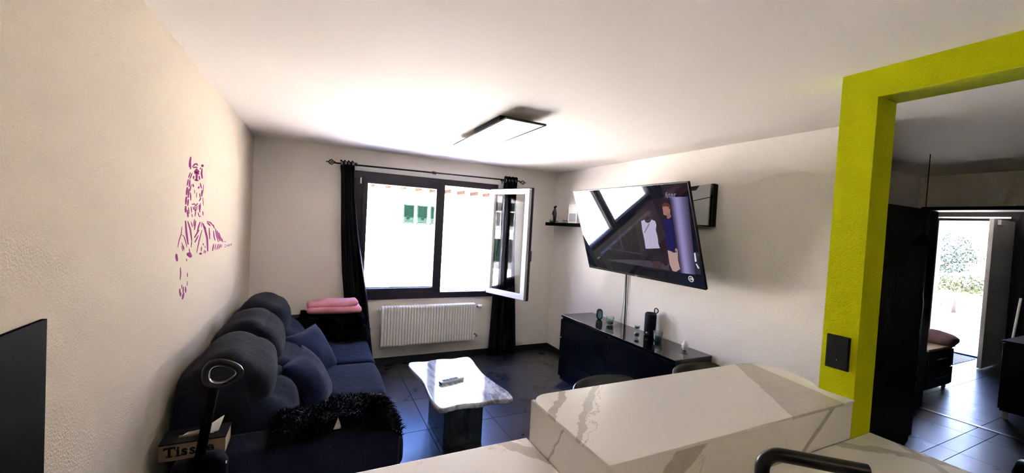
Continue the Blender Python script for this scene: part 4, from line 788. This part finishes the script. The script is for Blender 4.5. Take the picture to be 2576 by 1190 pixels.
def throw_cushion(c, size, rz, lean, label, seed):
    R = Matrix.Rotation(rz, 3, 'Z') @ Matrix.Rotation(lean, 3, 'Y')
    t = thing('throw_cushion', label, 'cushion', (c[0], c[1], 0.46), 'blue throw cushions on the sofa')
    n = 16; vs = []; fs = []
    for side in (1, -1):
        for i in range(n + 1):
            for j in range(n + 1):
                u, v = 2 * i / n - 1, 2 * j / n - 1
                th = size[0] / 2 * ((1 - abs(u) ** 2.6) * (1 - abs(v) ** 2.6)) ** 0.55
                pin = 1 - 0.10 * (1 - abs(u)) * abs(v) ** 2 - 0.0; pin2 = 1 - 0.10 * (1 - abs(v)) * abs(u) ** 2
                p = Vector((side * (th + 0.002), u * size[1] / 2 * pin2, v * size[2] / 2 * pin))
                p += Vector((1, 0, 0)) * MN.noise(p * 8 + Vector((seed, 0, 0))) * 0.012 * (1 - u * u) * (1 - v * v)
                vs.append(R @ p + Vector(c))
    w = n + 1; o = w * w
    for i in range(n):
        for j in range(n):
            a = i * w + j; fs += [(a, a + w, a + w + 1, a + 1), (o + a, o + a + 1, o + a + w + 1, o + a + w)]
    per = [i * w for i in range(n)] + [n * w + j for j in range(n)] + [i * w + n for i in range(n, 0, -1)] + [j for j in range(n, 0, -1)]
    for i in range(len(per)):
        a, b = per[i], per[(i + 1) % len(per)]; fs.append((a, b, o + b, o + a))
    build('cover', MB().add(vs, fs), 'cushion_fabric', t, smooth=True)
    build('piping', MB().tube([Vector(vs[i]).lerp(Vector(vs[o + i]), 0.5) for i in per], 0.004, 6, closed=True), 'cushion_fabric', t, smooth=True)
throw_cushion((0.0, 3.50, 0.60), (0.17, 0.44, 0.40), math.radians(-30), math.radians(-32), 'blue throw cushion leaning on the sofa, nearer the window', 3)
throw_cushion((-0.01, 2.90, 0.60), (0.19, 0.44, 0.40), math.radians(-12), math.radians(-30), 'blue throw cushion leaning on the sofa, nearer the tissue box', 8)

def fur_throw(label, grid, n, length, seed, loc, tagpt=None):
    # grid: function (u, v) -> point ; builds a skin with shag standing on it
    t = thing('fur_throw', label, 'throw blanket', loc, 'black shaggy throws on the sofa arms')
    rng = random.Random(seed); N = 24; vs = []; fs = []
    def P(u, v):
        p = Vector(grid(u, v)); return p
    def nrm(u, v):
        e_ = 0.01; d1 = P(u + e_, v) - P(u - e_, v); d2 = P(u, v + e_) - P(u, v - e_); q = d1.cross(d2)
        if q.length < 1e-9: return Vector((0, 0, 1))
        q.normalize()
        return q if (q.z > -0.2 or q.y < 0) else -q
    for side in (0, 1):
        for i in range(N + 1):
            for j in range(N + 1):
                vs.append(P(i / N, j / N) - Vector((0, 0, 0.006 * side)))
    w = N + 1; o = w * w
    for i in range(N):
        for j in range(N):
            a = i * w + j; fs += [(a, a + w, a + w + 1, a + 1), (o + a, o + a + 1, o + a + w + 1, o + a + w)]
    sk = build('hide', MB().add(vs, fs), 'fur', t, smooth=True)
    m = MB()
    for k in range(n):
        u, v = rng.random(), rng.random(); p = P(u, v); nn_ = nrm(u, v)
        cl = Vector((MN.noise(p * 9 + Vector((seed, 0, 0))), MN.noise(p * 9 + Vector((0, seed, 5))), MN.noise(p * 9 + Vector((3, 1, seed)))))
        d = (nn_ * 0.75 + cl * 1.3 + Vector((rng.gauss(0, 0.3), rng.gauss(0, 0.3), rng.gauss(0, 0.2) - 0.25))).normalized()
        L = length * rng.uniform(0.6, 1.25); s = d.cross(Vector((rng.random(), rng.random(), rng.random()))).normalized() * 0.0022
        mid = p + d * L * 0.55; tip = p + d * L + Vector((0, 0, -L * 0.35)) + cl * 0.01
        m.add([p - s, p + s, mid + s * 0.8, tip, mid - s * 0.8], [(0, 1, 2, 4), (4, 2, 3)])
    h = build('shag', m, 'fur', t); h['kind'] = 'stuff'
    if tagpt is not None:
        x, y, z = tagpt
        build('care_tag', MB().prism([(x - 0.018, z - 0.03), (x + 0.017, z - 0.03), (x + 0.012, z - 0.008), (x + 0.001, z + 0.026)], y, y + 0.002, 'y'), 'linen_tag', t)
    return t
def near_grid(u, v):
    x = -0.17 + 0.60 * u
    pts = [(2.045, 0.640), (2.12, 0.652), (2.22, 0.655), (2.30, 0.635), (2.38, 0.56), (2.46, 0.495), (2.60, 0.485)]
    q = max(0, min(1, v)) * 6; i = min(5, int(q)); f = q - i
    y = pts[i][0] + (pts[i + 1][0] - pts[i][0]) * f; z = pts[i][1] + (pts[i + 1][1] - pts[i][1]) * f
    edge = 0.06 * math.sin(u * 9) * (v - 0.3)
    z += 0.035 * (MN.noise(Vector((x * 6, y * 6, 1.3))) + 0.55) + 0.085 * math.exp(-((u - 0.68) / 0.30) ** 2) * math.exp(-((v - 0.62) / 0.32) ** 2)
    if u > 0.9: z -= (u - 0.9) * 0.7
    if u < 0.1: z -= (0.1 - u) * 0.2
    return (x, y + edge, z)
fur_throw('black shaggy throw over the near sofa arm beside the tissue box', near_grid, 9000, 0.045, 4, (0.13, 2.3, 0.63), (0.125, 2.06, 0.70))
def far_grid(u, v):
    x = -0.12 + 0.63 * u
    pts = [(4.235, 0.47), (4.245, 0.56), (4.255, 0.64), (4.285, 0.685), (4.36, 0.695), (4.47, 0.695), (4.57, 0.69)]
    q = max(0, min(1, v)) * 6; i = min(5, int(q)); f = q - i
    y = pts[i][0] + (pts[i + 1][0] - pts[i][0]) * f; z = pts[i][1] + (pts[i + 1][1] - pts[i][1]) * f
    if v < 0.3: z -= (0.3 - v) * (0.05 + 0.10 * math.sin(u * 5))
    y -= 0.02 * (MN.noise(Vector((x * 7, z * 7, 2.3))) + 0.3) * (1 if v < 0.5 else 0)
    if u > 0.88: z -= (u - 0.88) * 1.2
    return (x, y, z)
fur_throw('black shaggy throw over the far sofa arm below the pink blanket', far_grid, 9000, 0.04, 9, (0.2, 4.4, 0.68))
pk = thing('folded_blanket', 'folded pink fleece blanket on the far sofa arm', 'blanket', (0.18, 4.46, 0.72))
build('lower_fold', MB().soft((0.19, 4.44, 0.745), (0.50, 0.26, 0.06), 0.03, 14, (0, 0, 0.01), 0.014, 31), 'pink_fleece', pk, smooth=True)
build('upper_fold', MB().soft((0.17, 4.45, 0.795), (0.47, 0.25, 0.06), 0.03, 14, (0, 0, 0.014), 0.016, 37, Matrix.Rotation(math.radians(-4), 3, 'Y')), 'pink_fleece', pk, smooth=True)

# ------------------------------------------------------------------ tissue box and stick vacuum
tb = thing('tissue_box', 'wooden tissue box lettered Tissue with black lid on the sofa arm', 'tissue box', (-0.44, 2.13, 0.64))
tx0, tx1, ty0, ty1, tz0, tz1 = -0.552, -0.325, 2.075, 2.20, 0.637, 0.712
build('body', MB().box(tx0, tx1, ty0, ty1, tz0, tz1 - 0.006), 'kraft_wood', tb, bevel=0.001)
build('side_panel', MB().box(tx1, tx1 + 0.001, ty0 + 0.004, ty1 - 0.004, tz0 + 0.004, tz1 - 0.008), 'pale_wood', tb)
m = MB().box(tx0 - 0.002, tx1 + 0.002, ty0 - 0.002, ty0 + 0.045, tz1 - 0.006, tz1).box(tx0 - 0.002, tx1 + 0.002, ty1 - 0.045, ty1 + 0.002, tz1 - 0.006, tz1).box(tx0 - 0.002, tx0 + 0.05, ty0 + 0.045, ty1 - 0.045, tz1 - 0.006, tz1).box(tx1 - 0.05, tx1 + 0.002, ty0 + 0.045, ty1 - 0.045, tz1 - 0.006, tz1)
build('lid', m, 'black_matt', tb)
px_ = 0.0; lt = MB()
for chx in 'Tissue':
    g = text_mb(chx, 0.060, 0.0004, 0.0018); x0_ = min(v[0] for v in g.v); x1_ = max(v[0] for v in g.v); y0_ = min(v[1] for v in g.v); y1_ = max(v[1] for v in g.v)
    base = -0.0215 if chx == 'T' else y0_
    g = xf(g, Matrix.Translation((px_ - x0_, 0, 0))); w_ = x1_ - x0_
    if chx == 'T':
        T0 = y0_; g.box(px_ + w_ / 2 - 0.011, px_ + w_ / 2 + 0.011, y0_, y0_ + 0.005, -0.0004, 0.0004); g.box(px_ - 0.002, px_ + 0.003, y1_ - 0.013, y1_, -0.0004, 0.0004); g.box(px_ + w_ - 0.003, px_ + w_ + 0.002, y1_ - 0.013, y1_, -0.0004, 0.0004)
    else:
        g = xf(g, Matrix.Translation((0, T0 - y0_, 0)))
        if chx == 'i': g.box(px_ - 0.005, px_ + w_ + 0.005, T0, T0 + 0.004, -0.0004, 0.0004); g.box(px_ - 0.005, px_ + 0.003, T0 + 0.026, T0 + 0.030, -0.0004, 0.0004)
        if chx == 'u': g.box(px_ + w_ - 0.003, px_ + w_ + 0.005, T0, T0 + 0.004, -0.0004, 0.0004); g.box(px_ - 0.004, px_ + 0.003, T0 + 0.028, T0 + 0.032, -0.0004, 0.0004)
    lt.add(g.v, g.f); px_ += w_ + 0.0065
lt = xf(lt, Matrix.Translation(((tx0 + tx1) / 2 - 0.008, ty0 - 0.0005, (tz0 + tz1) / 2)) @ Matrix.Rotation(math.pi / 2, 4, 'X') @ Matrix.Diagonal((0.96, 0.96, 1, 1)) @ Matrix.Translation((-px_ / 2, -(T0 + 0.0215), 0)))
build('lettering', lt, 'black_matt', tb)
vs = []; fs = []; n = 10
for i in range(n + 1):
    for j in range(5):
        s = i / n; q = j / 4
        vs.append((tx0 + 0.06 + 0.13 * s + 0.02 * q, (ty0 + ty1) / 2 + 0.012 * math.sin(s * 6 + q * 2), tz1 - 0.004 + q * (0.01 + 0.055 * s ** 1.3)))
for i in range(n):
    for j in range(4): fs.append((i * 5 + j, i * 5 + j + 1, (i + 1) * 5 + j + 1, (i + 1) * 5 + j))
o = build('tissue', MB().add(vs, fs), 'white_paper', tb, smooth=True)
md = o.modifiers.new('t', 'SOLIDIFY'); md.thickness = 0.0015

vc = thing('stick_vacuum', 'black upright stick vacuum with loop handle beside the near sofa arm', 'vacuum cleaner', (-0.31, 1.70, 0))
loop = [(-0.335, 1.090), (-0.338, 1.130), (-0.325, 1.158), (-0.300, 1.166), (-0.272, 1.160), (-0.238, 1.143), (-0.222, 1.125), (-0.222, 1.106), (-0.236, 1.090), (-0.268, 1.071), (-0.292, 1.068), (-0.318, 1.075)]
LP = [Vector((-0.282 + (a + 0.282) * 0.86, 1.118 + (b - 1.118) * 0.86)) for a, b in loop]; LP = chaikin(LP, 1)
build('handle_loop', MB().tube([(p.x, 1.70, p.y) for p in LP], 0.0125, 12, closed=True), 'black_satin', vc, smooth=True)
cxl = sum(p.x for p in LP) / len(LP); czl = sum(p.y for p in LP) / len(LP)
build('chrome_inlay', MB().tube([(cxl + (p.x - cxl) * 0.80, 1.694, czl + (p.y - czl) * 0.77) for p in LP], 0.0022, 6, closed=True), 'chrome', vc, smooth=True)
build('stem', MB().tube([(-0.305, 1.70, 1.068), (-0.318, 1.70, 0.98), (-0.338, 1.70, 0.83), (-0.345, 1.70, 0.70)], 0.016, 12), 'black_flat', vc, smooth=True)
build('dust_bin', MB().lathe([(0.03, 0.30), (0.055, 0.34), (0.060, 0.40), (0.060, 0.80), (0.05, 0.822), (0.02, 0.83)], (-0.315, 1.70, 0), 24), 'black_flat', vc, smooth=True)
build('tube', MB().bar((-0.315, 1.70, 0.32), (-0.315, 1.66, 0.06), 0.02), 'black_satin', vc, smooth=True)
build('floor_head', MB().soft((-0.315, 1.62, 0.04), (0.26, 0.16, 0.08), 0.03, 8), 'black_satin', vc, smooth=True)
build('release_button', MB().box(-0.258, -0.254, 1.668, 1.672, 0.806, 0.814), 'chrome', vc)

# ------------------------------------------------------------------ hall and entry beyond the kitchen opening
hc = thing('tall_cabinet', 'tall black cabinet along the hall wall beyond the lime opening', 'cabinet', (3.93, 1.76, 0))
build('body', MB().box(3.11, 4.74, 1.57, 1.945, 0, 2.03), 'black_satin', hc, bevel=0.002)
for k in range(3):
    x = 3.115 + k * 0.542
    d = build('door', MB().box(x, x + 0.538, 1.55, 1.57, 0.06, 2.025), 'black_satin', hc, bevel=0.002)
    build('handle', MB().bar((x + 0.49, 1.535, 1.0), (x + 0.49, 1.535, 1.25), 0.005), 'black_metal', d)
pl = thing('pendant_lamp', 'small dark pendant lamp in the dim hall', 'lamp', (4.31, 1.44, C))
build('cord', MB().bar((4.31, 1.44, C), (4.31, 1.44, 1.80), 0.003, n=6), 'black_matt', pl)
build('shade', MB().lathe([(0.008, 1.81), (0.02, 1.80), (0.065, 1.72), (0.063, 1.715), (0.018, 1.79)], (4.31, 1.44, 0), 20), 'black_matt', pl, smooth=True)
dc = thing('drawer_unit', 'low black drawer unit by the entrance with a cloth on top', 'drawer unit', (6.75, 2.25, 0))
build('body', MB().box(6.40, 7.10, 2.02, 2.48, 0.04, 0.50), 'black_satin', dc)
build('top', MB().box(6.38, 7.12, 2.0, 2.5, 0.50, 0.525), 'pale_wood', dc, bevel=0.002)
for k in range(2):
    d = build('drawer', MB().box(6.41, 7.09, 2.003, 2.02, 0.06 + k * 0.22, 0.265 + k * 0.22), 'black_satin', dc, bevel=0.002)
    build('handle', MB().bar((6.6, 1.992, 0.17 + k * 0.22), (6.9, 1.992, 0.17 + k * 0.22), 0.005), 'steel', d)
for x in (6.44, 7.06): build('foot', MB().bar((x, 2.06, 0), (x, 2.06, 0.04), 0.02), 'white_plastic', dc)
tag(build('draped_cloth', MB().soft((6.98, 2.12, 0.592), (0.30, 0.32, 0.10), 0.04, 10, (0, 0, 0.05), 0.03, 3), 'mauve_cloth', smooth=True), 'crumpled mauve cloth on the drawer unit by the entrance', 'cloth')
dm = thing('door_mat', 'black and white striped door mat inside the entrance door', 'mat', (8.9, 2.68, 0))
build('base', MB().box(8.45, 9.35, 2.40, 2.98, 0.0, 0.006), 'mat_white', dm)
for k in range(9): build('stripe', MB().box(8.47 + k * 0.1, 8.52 + k * 0.1, 2.395, 2.985, 0.006, 0.008), 'black_matt', dm)
# entrance door
ed = bpy.data.objects.new('door_1', None); COL.objects.link(ed); ed.location = (9.5, 2.6, 0); WL[ed] = Vector((9.5, 2.6, 0)); struct(ed)
build('frame', MB().box(9.48, 9.66, 2.985, 3.02, 0, 2.21).box(9.48, 9.66, 2.2, 2.235, 0, 2.21).box(9.48, 9.66, 2.235, 2.985, 2.17, 2.21), 'black_matt', ed, bevel=0.003)
lf = build('leaf', MB().box(8.62, 9.48, 2.155, 2.20, 0.01, 2.16), 'white_plastic', ed, bevel=0.003)
build('handle', MB().bar((8.70, 2.20, 1.05), (8.70, 2.24, 1.05), 0.009).bar((8.70, 2.24, 1.05), (8.82, 2.24, 1.05), 0.009), 'steel', lf)
build('head_strip', MB().box(9.47, 9.48, 2.2, 3.0, 2.21, 2.235), 'white_plastic', ed)
build('threshold', MB().box(9.47, 9.66, 2.235, 2.985, 0, 0.02), 'black_metal', ed)
build('door_closer', MB().box(8.75, 8.95, 2.12, 2.155, 2.08, 2.15), 'white_plastic', lf)
sb = thing('shoe_cabinet', 'dark low cabinet on short white feet right of the entrance', 'cabinet', (6.9, 1.2, 0))
build('body', MB().box(6.35, 7.35, 0.95, 1.44, 0.08, 0.78), 'black_satin', sb, bevel=0.003)
build('top', MB().box(6.33, 7.37, 0.93, 1.46, 0.78, 0.80), 'black_satin', sb, bevel=0.002)
for k in range(2): build('door', MB().box(6.36 + k * 0.495, 6.845 + k * 0.495, 1.44, 1.455, 0.1, 0.77), 'black_satin', sb, bevel=0.002)
for x in (6.40, 7.30):
    for y in (1.0, 1.41): build('foot', MB().bar((x, y, 0), (x, y, 0.08), 0.02), 'white_plastic', sb)
tag(build('white_pole', MB().bar((7.55, 1.70, 0.0), (7.72, 1.66, 1.15), 0.012), 'white_plastic', smooth=True), 'slim white pole leaning by the open entrance door', 'pole')
tag(build('round_pouf', MB().lathe([(0.10, 0.0), (0.17, 0.04), (0.20, 0.12), (0.18, 0.2), (0.11, 0.235), (0.0, 0.24)], (4.62, 0.76, 0), 24), 'black_leather', smooth=True), 'black rounded pouf on the hall floor at the right edge', 'pouf')

# ------------------------------------------------------------------ outdoors
g1 = struct(build('ground_yard', MB().box(-40, 45, 5.0, 60, -0.9, -0.6), 'paving'))
g2 = struct(build('ground_terrace', MB().box(9.66, 45, -20, 5.0, -0.4, -0.06), 'paving'))
fb = thing('apartment_building', 'white building with green shutters seen through the window', 'building', (2, 17, -0.6))
fw = build('wall', MB().box(-14, 16, 14, 22, -0.6, 3.0), 'facade_paint', fb)
rf = build('roof', MB().prism([(13.35, 2.86), (13.35, 2.95), (18, 3.75), (22.6, 2.95), (22.6, 2.86), (18, 3.65)], -14.4, 16.4, 'x'), 'roof_tile', fb)
build('eave_board', MB().box(-14.4, 16.4, 13.38, 14.0, 2.78, 2.86), 'facade_paint', rf)
for k in range(44):
    x = -9.0 + k * 0.50
    build('rafter', MB().box(x, x + 0.10, 13.40, 14.0, 2.66, 2.78), 'rafter_wood', fb)
def shutter_set(x0, z0, z1, n=3, w=0.36, gap=0.10):
    for k in range(n):
        x = x0 + k * (w + gap)
        sh = build('shutter', MB().box(x, x + 0.03, 13.95, 14.0, z0, z1).box(x + w - 0.03, x + w, 13.95, 14.0, z0, z1).box(x, x + w, 13.95, 14.0, z0, z0 + 0.03).box(x, x + w, 13.95, 14.0, z1 - 0.03, z1).box(x + 0.01, x + w - 0.01, 13.994, 13.999, z0, z1), 'shutter_green', fb)
        m = MB(); c = int((z1 - z0 - 0.06) / 0.045)
        for i in range(c):
            z = z0 + 0.035 + i * 0.045; m.add([(x + 0.03, 13.955, z), (x + w - 0.03, 13.955, z), (x + w - 0.03, 13.985, z + 0.035), (x + 0.03, 13.985, z + 0.035), (x + 0.03, 13.963, z), (x + w - 0.03, 13.963, z), (x + w - 0.03, 13.993, z + 0.035), (x + 0.03, 13.993, z + 0.035)],
                [(0, 1, 2, 3), (7, 6, 5, 4), (0, 4, 5, 1), (3, 2, 6, 7), (0, 3, 7, 4), (1, 5, 6, 2)])
        build('louvres', m, 'shutter_green', sh)
for x0, z0, z1 in ((2.64, 1.53, 2.18), (-4.5, 1.2, 2.2), (-9.5, 1.2, 2.2), (8.5, 1.2, 2.2)): shutter_set(x0, z0, z1)
# second house to the left, mirrored in the open casement
hb2 = thing('neighbour_house', 'house with red roof, green shutters and balconies mirrored in the casement', 'building', (-16, 10, -0.6))
build('wall', MB().box(-24, -13, 5.6, 12.2, -0.6, 3.3), 'facade_paint', hb2)
build('roof', MB().prism([(-12.4, 3.2), (-12.4, 3.3), (-18.5, 6.0), (-24.6, 3.3), (-24.6, 3.2)], 5.2, 12.6, 'y'), 'roof_tile', hb2)
for y, z0 in ((6.5, 1.6), (8.3, 1.6), (10.2, 1.6), (7.4, -0.3), (9.4, -0.3)):
    w_ = build('window', MB().box(-13.02, -12.98, y, y + 0.9, z0, z0 + 1.2), 'anthracite', hb2)
    build('shutter', MB().box(-13.0, -12.94, y - 0.45, y, z0, z0 + 1.2), 'shutter_green', w_); build('shutter', MB().box(-13.0, -12.94, y + 0.9, y + 1.35, z0, z0 + 1.2), 'shutter_green', w_)
bl = build('balcony', MB().box(-13, -11.9, 6.0, 11.5, 1.25, 1.4), 'facade_paint', hb2)
for k in range(23): build('baluster', MB().box(-11.95, -11.92, 6.0 + k * 0.24, 6.03 + k * 0.24, 1.4, 2.3), 'white_plastic', bl)
build('railing', MB().box(-11.97, -11.90, 6.0, 11.5, 2.28, 2.34), 'white_plastic', bl)

# garden outside the entrance door
def foliage(name, label, cat, c, r, n, mat, seed, group=None, trunk=True):
    t = thing(name, label, cat, (c[0], c[1], -0.06), group); rng = random.Random(seed); m = MB()
    for k in range(n):
        while True:
            p = Vector((rng.uniform(-1, 1), rng.uniform(-1, 1), rng.uniform(-1, 1)))
            if 0.25 < p.length < 1: break
        p = Vector((c[0] + p.x * r[0], c[1] + p.y * r[1], c[2] + p.z * r[2])); d = Vector((rng.gauss(0, 1), rng.gauss(0, 1), rng.gauss(0, 1))).normalized(); e_ = d.orthogonal().normalized(); L = rng.uniform(0.05, 0.12)
        m.add([p, p + d * L * 0.5 + e_ * L * 0.3, p + d * L, p + d * L * 0.5 - e_ * L * 0.3], [(0, 1, 2, 3)])
    o = build('foliage', m, mat, t); o['kind'] = 'stuff'
    if trunk: build('stem', MB().bar((c[0], c[1], -0.06), (c[0], c[1], c[2]), 0.05, 0.03), 'bark', t)
foliage('garden_tree', 'leafy round tree in the garden seen through the entrance door', 'tree', (17.5, 5.3, 1.55), (0.9, 0.75, 0.65), 2600, 'leaf_green', 2)
foliage('garden_shrub', 'dark shrub at the left of the garden view in the doorway', 'shrub', (18.6, 6.3, 1.3), (0.5, 0.45, 0.7), 1300, 'leaf_green', 5)
foliage('garden_hedge', 'low yellow-green hedge across the garden seen through the entrance', 'hedge', (16.0, 4.6, 0.75), (0.5, 1.3, 0.22), 2600, 'leaf_yellow', 6)
tag(build('garden_post', MB().bar((13.0, 3.25, -0.06), (13.0, 3.25, 1.25), 0.018), 'black_metal'), 'thin dark garden post outside the entrance door', 'post')
